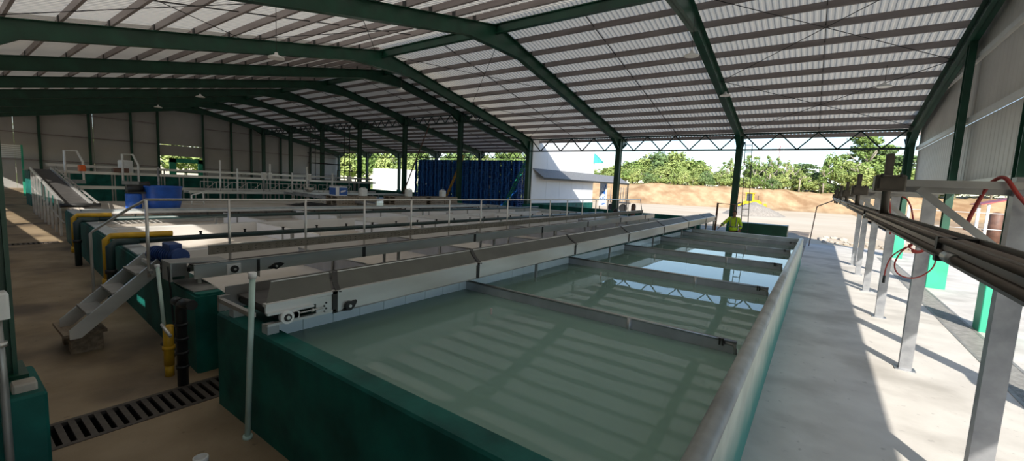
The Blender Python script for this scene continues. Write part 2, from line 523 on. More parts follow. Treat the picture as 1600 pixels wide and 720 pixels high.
def terrain(name, x0, x1, y0, y1, nx, ny, hf, material):
    v, f = [], []
    for j in range(ny + 1):
        for i in range(nx + 1):
            x = x0 + (x1 - x0) * i / nx; y = y0 + (y1 - y0) * j / ny
            v.append((x, y, hf(x, y)))
    for j in range(ny):
        for i in range(nx):
            a = j * (nx + 1) + i
            f.append((a, a + 1, a + nx + 2, a + nx + 1))
    me = D.meshes.new(name); me.from_pydata(v, [], f)
    me.polygons.foreach_set('use_smooth', [True] * len(f))
    me.materials.append(material)
    o = D.objects.new(name, me); COL.objects.link(o)
    return tag(o, kind='structure')
from mathutils import noise as mn
def foot(x):
    if x < -30: return 82
    if x < -3: return 82 + (x + 30) * 0.6
    return 98 + (x + 3) * 0.05
def bank_h(x, y):
    t = (y - foot(x)) / 9.0
    n = mn.noise((x * 0.09, y * 0.09, 3.1)) * 0.7 + mn.noise((x * 0.4, y * 0.4, 1.0)) * 0.28
    s = max(0, min(1, t)); s = s * s * (3 - 2 * s)
    n += abs(mn.noise((x * 0.9, y * 0.15, 8.0))) * 0.35
    return -0.12 + s * (4.0 + n * 1.2) + max(0, min(1, t + 0.6)) * n * 0.35 * (1 if t < 1.6 else 0.5)
terrain('hill', -90, 110, 72, 128, 150, 46, bank_h, M['soil'])
terrain('ground_soil', 4.9, 80, 17, 76, 40, 30, lambda x, y: 0.0 + 0.28 * mn.noise((x * 0.2, y * 0.2, 7)) + 0.008 * (y - 17) - max(0, 1 - (x - 4.9) / 2) * 0.12, M['soil'])
terrain('ground_grass', -130, -44, 38, 100, 40, 30, lambda x, y: 0.02 + 0.25 * mn.noise((x * 0.1, y * 0.1, 9)) + 0.03 * max(0, y - 60), M['grass'])
terrain('ground_verge', -130, -60, -30, 60, 20, 20, lambda x, y: -0.05 + 0.2 * mn.noise((x * 0.1, y * 0.1, 5)), M['grass'])

# ------------------------------------------------------------------ roof
def corrugated(x0, x1, ya, za, yb, zb, pitch=0.17, amp=0.032):
    mb = MB()
    n = int(round((x1 - x0) / pitch))
    p = (x1 - x0) / n
    prof = []
    for i in range(n):
        x = x0 + i * p
        prof += [(x, 0), (x + p * 0.45, 0), (x + p * 0.58, amp), (x + p * 0.87, amp)]
    prof.append((x1, 0))
    for (x, d) in prof:
        mb.v += [(x, ya, za + d), (x, yb, zb + d)]
    for i in range(len(prof) - 1):
        mb.f.append((2 * i, 2 * i + 2, 2 * i + 3, 2 * i + 1)); mb.sm.append(False)
    return mb
PH = 0.20   # purlin depth
roof1 = struct('roof')
RX0, RX1 = -17.42, 3.45
corrugated(RX0, RX1, -1.0, top1(-1.0) + PH, RIDGE1, top1(RIDGE1) + PH).build('roof_sheet', M['roof'], roof1, fix=False)
corrugated(RX0, RX1, RIDGE1, top1(RIDGE1) + PH, 26.75, top1(26.75) + PH).build('roof_sheet', M['roof'], roof1, fix=False)
roof2 = struct('roof')
R2X0, R2X1 = -58.4, -17.44
corrugated(R2X0, R2X1, -1.0, top2(-1.0) + PH, RIDGE2, top2(RIDGE2) + PH).build('roof_sheet', M['roof_low_through'], roof2, fix=False)
corrugated(R2X0, R2X1, RIDGE2, top2(RIDGE2) + PH, 36.9, top2(36.9) + PH).build('roof_sheet', M['roof_low_through'], roof2, fix=False)

def purlins(root, x0, x1, topf, ys, slope):
    first = None
    for y in ys:
        z = topf(y)
        s = -1 if y > slope else 1
        if first is None:
            mb = MB()
            mb.box(x0, x1, -0.035, -0.028, 0.005, PH - 0.005)
            mb.box(x0, x1, -0.035, 0.035, 0.0, 0.008)
            mb.box(x0, x1, -0.035, 0.035, PH - 0.012, PH - 0.004)
            first = mb.build('purlin', M['purlin'], None)
            first.parent = root
            o = first
        else:
            o = first.copy(); COL.objects.link(o); o.parent = root
        o.location = (0, y, z)
ys1 = [-0.6 + 1.03 * i for i in range(14) if -0.6 + 1.03 * i < RIDGE1 - 0.3] + [RIDGE1 + 0.35 + 1.03 * i for i in range(14) if RIDGE1 + 0.35 + 1.03 * i < 26.7]
purlins(roof1, RX0, RX1, top1, ys1, RIDGE1)
ys2 = [-0.6 + 1.05 * i for i in range(20) if -0.6 + 1.05 * i < RIDGE2 - 0.3] + [RIDGE2 + 0.35 + 1.05 * i for i in range(20) if RIDGE2 + 0.35 + 1.05 * i < 36.8]
purlins(roof2, R2X0, R2X1, top2, ys2, RIDGE2)
# ridge beams running between the frames
for (root, x0, x1, y, z) in ((roof1, RX0, RX1, RIDGE1, top1(RIDGE1) - 0.10), (roof2, R2X0, R2X1, RIDGE2, top2(RIDGE2) - 0.10)):
    MB().box(x0, x1, y - 0.03, y + 0.03, z - 0.17, z + 0.13).box(x0, x1, y - 0.10, y + 0.10, z + 0.10, z + 0.13).box(x0, x1, y - 0.10, y + 0.10, z - 0.20, z - 0.17).build('ridge_beam', M['green'], root)
# sag rods between the purlins, too many and thin to be single
for (root, frames, topf, ys) in ((roof1, FX[:4], top1, ys1), (roof2, FX[3:], top2, ys2)):
    mb = MB()
    for i in range(len(frames) - 1):
        xm = (frames[i] + frames[i + 1]) / 2
        for k in range(len(ys) - 1):
            if ys[k + 1] - ys[k] < 1.2:
                mb.bar((xm, ys[k], topf(ys[k]) + 0.08), (xm, ys[k + 1], topf(ys[k + 1]) + 0.08), 0.022, 0.03)
    tag(mb.build('sag_rod', M['rod'], root), kind='stuff')
# cleats that hold the purlins on the rafters
for (root, frames, topf, ys) in ((roof1, FX[:4], top1, ys1), (roof2, FX[4:9], top2, ys2)):
    mb = MB()
    for x in frames:
        for y in ys:
            mb.box(x - 0.07, x + 0.07, y - 0.055, y - 0.04, topf(y), topf(y) + 0.17)
    tag(mb.build('purlin_cleat', M['dark'], root), kind='stuff')
# cross bracing rods under the roof
def brace(p, q, root, topf):
    MB().cyl((p[0], p[1], topf(p[1]) - 0.02), (q[0], q[1], topf(q[1]) - 0.02), 0.012, 6).build('brace_rod', M['rod'], root)
for (xa, xb) in ((FX[0], FX[1]), (FX[2], FX[3])):
    for (ya, yb) in ((RIDGE1 + 0.4, 19.3), (19.3, 25.4), (1.0, 7.0), (7.0, RIDGE1 - 0.4)):
        brace((xa, ya), (xb, yb), roof1, top1)
        brace((xa, yb), (xb, ya), roof1, top1)

# portal frames: I-section rafters, box columns, concrete pedestals
PED = 1.07
def rafter_mesh(x, pts_top, depth_pts):
    """web polygon in the frame plane plus top and bottom flange strips"""
    mb = MB()
    poly = pts_top + list(reversed(depth_pts))
    mb.ext(poly, 'x', x - 0.012, x + 0.012)
    def strip(pts, up_, w):
        for i in range(len(pts) - 1):
            (ya, za), (yb, zb) = pts[i], pts[i + 1]
            mb.ext([(ya, za), (yb, zb), (yb, zb + up_), (ya, za + up_)], 'x', x - w / 2, x + w / 2)
    strip(pts_top, -0.018, 0.24)
    strip(depth_pts, 0.018, 0.24)
    return mb
def column(root, x, y, z1, w=0.30, d=0.34, z0=PED):
    mb = MB()
    t = 0.02
    mb.box(x - w / 2, x + w / 2, y - d / 2, y - d / 2 + t, z0, z1)
    mb.box(x - w / 2, x + w / 2, y + d / 2 - t, y + d / 2, z0, z1)
    mb.box(x - w / 2 + 0.03, x - w / 2 + 0.05, y - d / 2 + t, y + d / 2 - t, z0, z1)
    mb.box(x + w / 2 - 0.05, x + w / 2 - 0.03, y - d / 2 + t, y + d / 2 - t, z0, z1)
    mb.box(x - w / 2 - 0.04, x + w / 2 + 0.04, y - d / 2 - 0.04, y + d / 2 + 0.04, z0, z0 + 0.025)
    return mb.build('column', M['green'], root)
def pedestal(root, x, y, w=0.5, h=PED, m_='tank_green'):
    return MB().cham(x - w / 2, x + w / 2, y - w / 2, y + w / 2, 0, h, 0.015).build('pedestal', M[m_], root)

def portal1(x, near=True, lamp=False):
    r = struct('roof_frame', (x, 0, 0))
    T = 0.50
    y0, y1 = 0.3, 25.6
    topN = [(y0 - 0.9, top1(y0 - 0.9)), (RIDGE1, top1(RIDGE1))]
    botN = [(y0 - 0.9, top1(y0 - 0.9) - 0.16), (y0 - 0.16, top1(y0) - 1.05), (y0 + 0.18, top1(y0) - 1.05), (1.75, top1(1.75) - T), (RIDGE1 - 1.6, top1(RIDGE1 - 1.6) - T), (RIDGE1, top1(RIDGE1 - 1.6) - T + 0.02)]
    rafter_mesh(x, topN, botN).build('rafter', M['green'], r)
    topF = [(RIDGE1, top1(RIDGE1)), (26.7, top1(26.7))]
    botF = [(RIDGE1, top1(RIDGE1 - 1.6) - T + 0.02), (RIDGE1 + 1.6, top1(RIDGE1 + 1.6) - T), (24.4, top1(24.4) - T), (25.4, top1(25.6) - 0.85), (25.78, top1(25.6) - 0.85), (26.7, top1(26.7) - 0.16)]
    rafter_mesh(x, topF, botF).build('rafter', M['green'], r)
    column(r, x, y1, top1(y1) - 0.2)
    pedestal(r, x, y1, 0.46)
    if near:
        dx, dy = (-0.26, -0.15) if abs(x - FX[1]) < 0.1 else (0.0, 0.0)
        column(r, x + dx, y0 + dy, top1(y0) - 0.2, 0.22, 0.28)
        pedestal(r, x + dx + 0.19, y0 + dy - 0.05, 0.54)
    return r
portal1(FX[0]); portal1(FX[1]); portal1(FX[2]); portal1(FX[3])

def portal2(x):
    r = struct('roof_frame', (x, 0, 0))
    T = 0.52
    y0, ym, y1 = 0.3, 25.6, 36.0
    topN = [(y0 - 0.9, top2(y0 - 0.9)), (RIDGE2, top2(RIDGE2))]
    botN = [(y0 - 0.9, top2(y0 - 0.9) - 0.16), (y0 - 0.16, top2(y0) - 1.05), (y0 + 0.18, top2(y0) - 1.05), (1.75, top2(1.75) - T), (RIDGE2 - 1.6, top2(RIDGE2 - 1.6) - T), (RIDGE2, top2(RIDGE2 - 1.6) - T + 0.02)]
    rafter_mesh(x, topN, botN).build('rafter', M['green'], r)
    topF = [(RIDGE2, top2(RIDGE2)), (36.8, top2(36.8))]
    botF = [(RIDGE2, top2(RIDGE2 - 1.6) - T + 0.02), (RIDGE2 + 1.6, top2(RIDGE2 + 1.6) - T), (24.5, top2(24.5) - T), (25.4, top2(25.6) - 0.8), (25.8, top2(25.6) - 0.8), (26.6, top2(26.6) - T), (34.8, top2(34.8) - T), (35.85, top2(36) - 0.8), (36.15, top2(36) - 0.8), (36.8, top2(36.8) - 0.16)]
    rafter_mesh(x, topF, botF).build('rafter', M['green'], r)
    column(r, x, y0, top2(y0) - 0.2); pedestal(r, x, y0, 0.46)
    column(r, x, ym, top2(ym) - 0.2); pedestal(r, x, ym, 0.46)
    column(r, x, y1, top2(y1) - 0.2, 0.26, 0.28); pedestal(r, x, y1, 0.42)
for i in range(4, 10):
    portal2(FX[i])

# eave trusses, one per bay
def truss(xa, xb, y, zb, zt, n, wb=0.07):
    t = struct('eave_truss', (xa, y, zb))
    MB().box(xb + 0.15, xa - 0.15, y - 0.03, y + 0.03, zt - wb, zt).build('top_chord', M['truss'], t)
    MB().box(xb + 0.15, xa - 0.15, y - 0.03, y + 0.03, zb, zb + wb).build('bottom_chord', M['truss'], t)
    L = (xa - xb - 0.3) / n
    for i in range(n):
        x0 = xb + 0.15 + i * L
        for (p, q) in (((x0, zt - wb / 2), (x0 + L / 2, zb + wb / 2)), ((x0 + L / 2, zb + wb / 2), (x0 + L, zt - wb / 2))):
            MB().bar((p[0], y, p[1]), (q[0], y, q[1]), 0.06, 0.06, (0, 1, 0)).build('diagonal', M['truss'], t)
for i in range(3):
    truss(FX[i], FX[i + 1], 25.6, 4.78, 5.68, 4, 0.085)
for i in range(3, 9):
    truss(FX[i], FX[i + 1], 25.6, 7.10, 7.80, 6)
for i in range(3, 9):
    truss(FX[i], FX[i + 1], 36.0, 5.10, 5.75, 6)

# ------------------------------------------------------------------ walls
def panel_mesh(x, y0, y1, z0, z1f, pitch=0.30, amp=0.008):
    """upright ribbed sheet at X = x; z1f gives the height of the top edge"""
    mb = MB()
    n = max(1, int(round((y1 - y0) / pitch))); p = (y1 - y0) / n
    pr = []
    for i in range(n):
        y = y0 + i * p
        pr += [(y, 0), (y + p * 0.7, 0), (y + p * 0.8, amp), (y + p * 0.92, amp)]
    pr.append((y1, 0))
    for (y, d) in pr:
        mb.v += [(x - d, y, z0), (x - d, y, z1f(y))]
    k = len(mb.v)
    for (y, d) in pr:
        mb.v += [(x + 0.06, y, z0), (x + 0.06, y, z1f(y))]
    for i in range(len(pr) - 1):
        mb.f.append((2 * i, 2 * i + 1, 2 * i + 3, 2 * i + 2)); mb.sm.append(False)
        mb.f.append((k + 2 * i, k + 2 * i + 2, k + 2 * i + 3, k + 2 * i + 1)); mb.sm.append(False)
        mb.f.append((2 * i, 2 * i + 2, k + 2 * i + 2, k + 2 * i)); mb.sm.append(False)
    return mb
wr = struct('wall_right', (3.12, 12, 0))
gcol = [25.3, 17.3, 12.1, 6.9, 0.35, -1.0]
for i in range(len(gcol) - 1):
    ya, yb = gcol[i + 1] + 0.01, gcol[i] - 0.01
    for (z0, z1) in ((3.0, 4.72), (4.78, 6.44), (6.50, 9.0)):
        f = (lambda z: (lambda y: max(z0_, min(z, top1(y) + PH - 0.02))))(z1)
        z0_ = z0
        if min(top1(ya), top1(yb)) + PH - 0.1 < z0 and max(top1(ya), top1(yb)) + PH - 0.1 < z0:
            continue
        panel_mesh(3.20, ya, yb, z0, f).build('wall_panel', M['cream_panel'], wr, fix=False)
        MB().box(3.10, 3.20, ya, yb, z0 - 0.05, z0).box(3.10, 3.12, ya, yb, z0, z0 + 0.09).build('trim_ledge', M['trim'], wr)
gr_ = struct('gable_post', (3.0, 12, 0))
for y in gcol[:-1]:
    zt = top1(y) - 0.3
    MB().box(2.90, 3.06, y - 0.13, y - 0.11, PED, zt).box(2.90, 3.06, y + 0.11, y + 0.13, PED, zt).box(2.96, 3.0, y - 0.11, y + 0.11, PED, zt).build('post', M['green'], gr_)
    MB().cham(2.74, 3.16, y - 0.21, y + 0.21, 0, PED - 0.05, 0.012).build('pedestal', M['green_light'], gr_)

# far end wall of the tall hall
wl = struct('wall_left', (-58.2, 18, 0))
for (y0, y1, z0) in ((0, 15.3, 0), (15.3, 19.2, 3.75), (19.2, 36.4, 0)):
    n = max(1, int((y1 - y0) / 3.9)); w = (y1 - y0) / n
    for i in range(n):
        a, c = y0 + i * w, y0 + (i + 1) * w
        for (za, zb) in ((0, 2.5), (2.55, 4.9), (4.95, 12)):
            if za < z0: za = z0
            if zb <= za: continue
            f = (lambda z, zl: (lambda y: max(zl, min(z, top2(y) + PH - 0.03))))(zb, za)
            cc = 18.15 if a < 18.15 < c else None
            segs = [(a, c)] if cc is None else [(a, cc), (cc, c)]
            for (s0, s1) in segs:
                panel_mesh(-58.1, s0 + 0.01, s1 - 0.01, za, f, pitch=0.5).build('wall_panel', M['wall_back'], wl, fix=False)
for y in (3.3, 6.6, 9.9, 13.0, 15.2, 19.3, 22.2, 24.4, 28, 32):
    MB().box(-58.0, -57.78, y - 0.09, y + 0.09, 0, top2(y)).build('wall_post', M['green'], wl)
for z in (2.5, 4.9, 7.0):
    MB().box(-58.05, -57.95, 0.2, 15.2, z, z + 0.08).build('girt', M['purlin'], wl)
    MB().box(-58.05, -57.95, 19.3, 36, z, z + 0.08).build('girt', M['purlin'], wl)
# the open doorway in it: steel frame and a sliding leaf pushed aside
dr = struct('door_1', (-57.9, 17.2, 0))
MB().box(-58.0, -57.85, 16.1, 16.7, 0, 3.5).box(-58.0, -57.85, 18.75, 19.2, 0, 3.5).box(-58.0, -57.85, 16.1, 19.2, 3.05, 3.5).build('door_frame', M['green_light'], dr)
MB().box(-57.98, -57.88, 16.7, 18.75, 1.95, 2.12).build('mid_rail', M['green'], dr)

# near long wall, out of view; two gaps shaped to cast sun patches indoors
wn_ = struct('unseen_sun_gap_wall', (-30, -0.75, 0))
def wseg(x0, x1, z0, z1):
    MB().box(x0, x1, -0.80, -0.70, z0, z1).build('wall_panel', M['wall_back'], wn_)  # panel of the unseen wall that shapes the sun patches
wseg(-17.0, -7.0, 0, 1.90)
wseg(-58, -17.0, 0, 1.72)
wseg(-58, -7.0, 2.06, 3.30)
wseg(-17.0, -10.7, 1.90, 2.06)
wseg(-9.3, -7.6, 1.90, 2.06)
wseg(-58, -8.2, 4.15, 5.75)
wseg(-8.2, 3.3, 3.3, 5.75)
wseg(-7.0, 3.3, 0, 3.30)
# end wall of the tall hall beside the low hall
we = struct('wall_end', (-17.0, 30, 0))
zt = lambda y: top2(y) + PH - 0.05
for i in range(5):
    a = 25.85 + i * 2.06
    mb = MB().ext([(a + 0.008, 1.15), (a + 2.052, 1.15), (a + 2.052, zt(a + 2.05)), (a + 0.008, zt(a))], 'x', -17.10, -17.0)
    mb.build('wall_panel', M['white_panel'], we)
MB().box(-17.14, -16.95, 25.85, 36.2, 0, 1.15).build('plinth', M['tank_green'], we)
# gable strip above the low roof
mb = MB().ext([(RIDGE1 - 0.3, top1(RIDGE1) + 0.26), (RIDGE1, top1(RIDGE1) + 0.26), (26.75, top1(26.75) + 0.26), (26.75, top2(26.75) + 0.19), (RIDGE2, top2(RIDGE2) + 0.19)], 'x', -17.44, -17.40)
mb.build('gable_sheet', M['cream_panel'], we)
# low perimeter walls
lw = struct('wall_far', (-10, 26, 0))
MB().cham(-16.9, -10.75, 25.85, 26.1, 0, 1.12, 0.01).build('low_wall', M['tank_green'], lw)
MB().cham(-10.2, -5.4, 25.85, 26.1, 0, 1.08, 0.01).build('low_wall', M['tank_green'], lw)
MB().cham(-3.45, -1.22, 26.0, 26.9, 0, 0.97, 0.01).build('low_wall', M['green'], lw)
MB().cham(-57.5, -24.2, 35.9, 36.1, 0, 0.9, 0.01).build('low_wall', M['tank_green'], lw)

#PART2
# ------------------------------------------------------------------ the full wash tank in front
tk = thing('wash_tank', (-2.6, 10, 0), 'long green concrete wash tank filled with still green water', 'tank')
MB().cham(-4.85, -0.35, 1.69, 1.88, 0, 0.97, 0.02).build('near_wall', M['tank_green'], tk)
MB().cham(-4.85, -4.16, 1.882, 18.5, 0, 0.965, 0.02).build('left_wall', M['tank_green'], tk)
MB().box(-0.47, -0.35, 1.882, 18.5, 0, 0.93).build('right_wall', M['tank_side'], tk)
MB().cyl((-0.41, 1.86, 0.935), (-0.41, 18.6, 0.935), 0.068, 14).build('coping', M['coping'], tk)
MB().cham(-4.85, -0.35, 18.5, 18.72, 0, 0.97, 0.02).build('far_wall', M['wall_top'], tk)
MB().box(-4.16, -0.47, 1.88, 18.5, 0.02, 0.06).build('tank_floor', M['pool_floor'], tk)
MB().box(-0.476, -0.4705, 1.89, 18.49, 0.06, 0.91).build('inner_lining', M['wall_top'], tk)
tile0 = None
for r in range(3):
    for k in range(50):
        y = 1.884 + k * 0.332
        z = 0.652 - r * 0.305
        if z < 0.04: continue
        if tile0 is None:
            mb = MB().cham(-0.164, 0.164, -0.15, 0.15, 0, 0.006, 0.004)
            mb.v = [(c, a, b_) for (a, b_, c) in mb.v]
            tile0 = mb.build('tile', M['tile'], None)
            tile0.parent = tk
            o = tile0
        else:
            o = tile0.copy(); COL.objects.link(o); o.parent = tk
        o.location = Vector((-4.158, y + 0.166, z + 0.15)) - WL[tk]
WATER_Z = 0.825
wtr = MB().quad((-4.155, 1.88, WATER_Z), (-0.475, 1.88, WATER_Z), (-0.475, 18.5, WATER_Z), (-4.155, 18.5, WATER_Z)).build('water', M['water'], None, fix=False)
tag(wtr, 'still pale green water filling the long wash tank', 'water', kind='stuff')
# bits of leaf and grit lying in the water
mb = MB()
for k in range(60):
    x, y = random.uniform(-4, -0.6), random.uniform(2.1, 9)
    a = random.uniform(0, 6.3); L = random.uniform(0.006, 0.022); w = L * random.uniform(.2, .6)
    c, s = math.cos(a), math.sin(a)
    mb.quad((x - L * c - w * s, y - L * s + w * c, 0.0635), (x + L * c - w * s, y + L * s + w * c, 0.0635), (x + L * c + w * s, y + L * s - w * c, 0.0635), (x - L * c + w * s, y - L * s - w * c, 0.0635))
tag(mb.build('leaf_litter', M['dark'], None, fix=False), 'dark leaf bits scattered over the bottom of the green water', 'litter', kind='stuff')

def baffle_thing(y, x0, x1, z0, z1, label, posts, endtube=True, m_='baffle', group=None, name='baffle', cat='baffle'):
    t = thing(name, ((x0 + x1) / 2, y, z0), label, cat, group)
    MB().box(x0, x1, y - 0.004, y + 0.004, z0, z1).build('panel', M[m_], t)
    MB().cyl((x0, y, z1), (x1, y, z1), 0.017, 8).build('top_rail', M['steel_dull'] if m_ == 'baffle' else M['white'], t)
    for px in posts:
        MB().cyl((px, y - 0.02, z0 - 0.02 if z0 > 0.7 else z0), (px, y - 0.02, z1), 0.024, 10).build('post', M['steel_dull'], t)
    if endtube:
        mb = MB().tube([(x1 - 0.12, y, z1 - 0.03), (x1 - 0.03, y, z1 - 0.035), (x1 - 0.005, y, z1 - 0.08), (x1, y, z0 - 0.03)], 0.016, 8)
        mb.build('end_leg', M['steel_dull'], t)
        for dx in (-0.13, -0.16):
            MB().box(x1 + dx, x1 + dx + 0.016, y - 0.026, y + 0.026, z1 - 0.06, z1 + 0.012).build('clip', M['dark'], t)
    return t
ords = ['nearest stainless baffle across the green water', 'second stainless baffle across the green water counting from the near wall',
        'third stainless baffle across the green water counting from the near wall', 'fourth stainless baffle across the green water, farthest but one']
for k, y in enumerate((4.68, 7.88, 11.0, 14.2)):
    baffle_thing(y, -4.14, -0.53, 0.775, 0.95, ords[k], (-1.63,), True)
    MB().cyl((-3.1, y - 0.7, 0.06), (-3.1, y - 0.7, 0.90), 0.014, 8).build('water_stub', M['steel_dull'], None)
for k, o in enumerate([o for o in COL.objects if o.name.startswith('water_stub')]):
    tag(o, 'thin steel standpipe in the green water before the ' + nth(k) + ' baffle', 'pipe', 'standpipes in the wash tank')
baffle_thing(17.0, -4.14, -0.53, 0.775, 0.95, 'last stainless baffle, next to the pale far wall of the tank', (-1.63,), True)

# ------------------------------------------------------------------ conveyor on the tank wall (front one)
def zc(y): return 0.0085 * (y - 1.7)
def plate_x(x0, x1, ya, yb, za, zb, f):
    """long plate whose lower and upper edges follow the slope f"""
    return MB().ext([(ya, za + f(ya)), (yb, za + f(yb)), (yb, zb + f(yb)), (ya, zb + f(ya))], 'x', x0, x1)
cv = thing('belt_conveyor', (-4.2, 11, 0.97), 'front stainless belt conveyor with sloping guard along the green water tank', 'conveyor')
YA, YB = 1.70, 21.4
jn = [2.36, 4.55, 7.5, 10.4, 13.4, 16.4, 19.3, YB]
plate_x(-3.83, -3.81, 2.36, YB, 1.045, 1.235, zc).build('side_plate', M['steel'], cv)
plate_x(-4.66, -4.64, YA, YB, 1.045, 1.27, zc).build('side_plate', M['steel_dull'], cv)
plate_x(-3.87, -3.80, YA, YB, 1.235, 1.262, zc).build('top_lip', M['steel'], cv)
plate_x(-4.63, -3.84, YA + 0.1, YB - 0.1, 1.165, 1.18, zc).build('belt', M['belt'], cv)
plate_x(-3.86, -3.80, 2.36, YB, 1.04, 1.052, zc).build('bottom_flange', M['steel_dull'], cv)
# take-up end frame: slotted plate, slide rails, bearing, screw
mb = MB()
mb.ext([(1.70, 1.175), (2.36, 1.178), (2.36, 1.235), (1.70, 1.235)], 'x', -3.83, -3.81)
mb.ext([(1.70, 1.06), (2.36, 1.06), (2.36, 1.085), (1.70, 1.085)], 'x', -3.83, -3.80)
mb.ext([(2.16, 1.085), (2.36, 1.085), (2.36, 1.178), (2.16, 1.178)], 'x', -3.83, -3.81)
mb.build('take_up_frame', M['steel'], cv)
MB().box(-3.81, -3.77, 1.70, 2.12, 1.165, 1.185).box(-3.81, -3.77, 1.70, 2.12, 1.068, 1.09).build('slide_rail', M['steel'], cv)
bb = MB().cyl((-3.80, 1.86, 1.125), (-3.745, 1.86, 1.125), 0.058, 18).cyl((-3.80, 1.93, 1.13), (-3.755, 1.93, 1.13), 0.035, 12).box(-3.80, -3.755, 1.86, 1.97, 1.10, 1.16).build('take_up_bearing', M['white'], cv)
MB().cyl((-3.752, 1.86, 1.125), (-3.738, 1.86, 1.125), 0.034, 14).build('bearing_ring', M['dark'], bb)
MB().cyl((-3.76, 1.86, 1.125), (-3.73, 1.86, 1.125), 0.017, 10).build('shaft_end', M['steel'], bb)
MB().cyl((-3.79, 1.95, 1.13), (-3.79, 2.22, 1.13), 0.008, 6).cyl((-3.79, 2.10, 1.13), (-3.79, 2.125, 1.13), 0.018, 6).build('adjusting_screw', M['steel'], cv)
MB().cyl((-4.63, 1.86, 1.125), (-3.81, 1.86, 1.125), 0.05, 16).build('tail_roller', M['dark'], cv)
MB().box(-4.62, -4.58, 1.62, 1.72, 1.05, 1.2).box(-4.60, -3.9, 1.62, 1.66, 1.14, 1.18).build('end_bracket', M['steel_dull'], cv)
fb = MB()
fb.cyl((-3.80, 2.50, 1.095), (-3.772, 2.50, 1.095), 0.048, 16).ext([(2.415, 1.055), (2.445, 1.05), (2.53, 1.13), (2.585, 1.14), (2.59, 1.12), (2.56, 1.07), (2.50, 1.045)], 'x', -3.81, -3.785)
fbo = fb.build('flange_bearing', M['black'], cv)
MB().cyl((-3.775, 2.50, 1.095), (-3.760, 2.50, 1.095), 0.016, 10).build('shaft_end', M['steel'], fbo)
for k in range(4):
    MB().cyl((-3.81, 2.24 + 0.02 * (k % 2), 1.085 + k * 0.028), (-3.80, 2.24 + 0.02 * (k % 2), 1.085 + k * 0.028), 0.009, 6).build('bolt', M['dark'], cv)
for k, y in enumerate(jn[:-1]):
    s = zc(y)
    # strap over the joint, running up the guard
    mb = MB().box(-3.812, -3.800, y - 0.035, y + 0.02, 1.04 + s, 1.262 + s)
    mb.bar((-3.80, y + 0.03, 1.25 + s), (-3.93, y + 0.07, 1.31 + s), 0.055, 0.008, (0.4, 0, 1))
    mb.bar((-3.93, y + 0.07, 1.31 + s), (-4.12, y + 0.18, 1.40 + s), 0.055, 0.008, (0.4, 0, 1))
    mb.build('joint_strap', M['dark'], cv)
    y2 = jn[k + 1]
    g = MB()
    a = (-3.845, y + 0.02, 1.262 + zc(y)); b2 = (-3.845, y2 - 0.02, 1.262 + zc(y2))
    c = (-4.10, y2 + 0.12 if k < 6 else y2, 1.385 + zc(y2)); d = (-4.10, y + 0.12, 1.385 + zc(y))
    if k == 0:
        pass
    g.quad(a, b2, c, d)
    a2, b3, c3, d3 = [(p[0] - 0.004, p[1], p[2] - 0.008) for p in (a, b2, c, d)]
    g.quad(a2, d3, c3, b3); g.quad(d, c, c3, d3); g.quad(a, d, d3, a2); g.quad(b2, b3, c3, c)
    go = g.build('guard_panel', M['guard'], cv)
    MB().bar((d[0], d[1], d[2]), (c[0], c[1], c[2]), 0.014, 0.014).build('guard_edge', M['steel'], go)
# first short guard panel over the take-up end
g = MB()
a = (-3.845, 1.72, 1.262); b2 = (-3.845, 2.34, 1.268); c = (-4.10, 2.46, 1.391); d = (-4.10, 1.88, 1.386)
g.quad(a, b2, c, d)
a2, b3, c3, d3 = [(p[0] - 0.004, p[1], p[2] - 0.008) for p in (a, b2, c, d)]
g.quad(a2, d3, c3, b3); g.quad(d, c, c3, d3); g.quad(a, d, d3, a2); g.quad(b2, b3, c3, c)
go = g.build('guard_panel', M['guard'], cv)
MB().bar(d, c, 0.014, 0.014).build('guard_edge', M['steel'], go)
for y in (1.78, 5.0, 8.2, 11.4, 14.6, 17.8):
    for x in (-4.60, -3.90):
        if x == -3.90 and y > 2: x = -4.22
        MB().box(x - 0.055, x + 0.055, y - 0.05, y + 0.05, 0.968, 1.05 + zc(y)).build('foot_block', M['wall_top'], cv)
for y in (6.2, 9.4, 12.6, 15.8):
    MB().box(-3.9, -3.86, y - 0.02, y + 0.02, 0.06, 1.05 + zc(y)).build('support_leg', M['steel_dull'], cv)
# head end rollers
MB().cyl((-4.7, YB - 0.1, 1.30), (-3.78, YB - 0.1, 1.30), 0.06, 14).build('head_roller', M['dark'], cv)
for y in (19.6, 21.2):
    for x in (-4.62, -3.85):
        MB().box(x - 0.03, x + 0.03, y - 0.03, y + 0.03, 0, 1.2).build('support_leg', M['steel_dull'], cv)

# ------------------------------------------------------------------ the empty basins to the left
bs = thing('empty_basin_block', (-12, 12, 0), 'long drained concrete basins with green front wall left of the water tank', 'basin')
def NW(x): return 1.80 + 0.06 * (-5.75 - x)        # the wall runs slightly askew
mb = MB().ext([(-5.78, NW(-5.75)), (-5.75, NW(-5.75) + 0.03), (-5.75, NW(-5.75) + 0.30), (-18.95, NW(-18.95) + 0.30), (-18.95, NW(-18.95))], 'z', 0, 0.92)
mb.ext([(-5.80, NW(-5.75) + .02), (-5.77, NW(-5.75) + 0.05), (-5.77, NW(-5.75) + 0.28), (-18.93, NW(-18.95) + 0.28), (-18.93, NW(-18.95) + .02)], 'z', 0.92, 0.95)
mb.build('near_wall', M['tank_green'], bs)
mb = MB()
mb.ext([(-9.0, NW(-9) + .03), (-9.0, NW(-9) + .27), (-18.93, NW(-18.94) + .27), (-18.93, NW(-18.94) + .03)], 'z', 0.952, 0.972)
mb.box(-18.94, -18.67, 2.92, 23.2, 0.90, 0.972)
mb.box(-18.9, -5.6, 22.8, 23.1, 0.9, 0.972)
mb.build('wall_cap', M['wall_top'], bs)
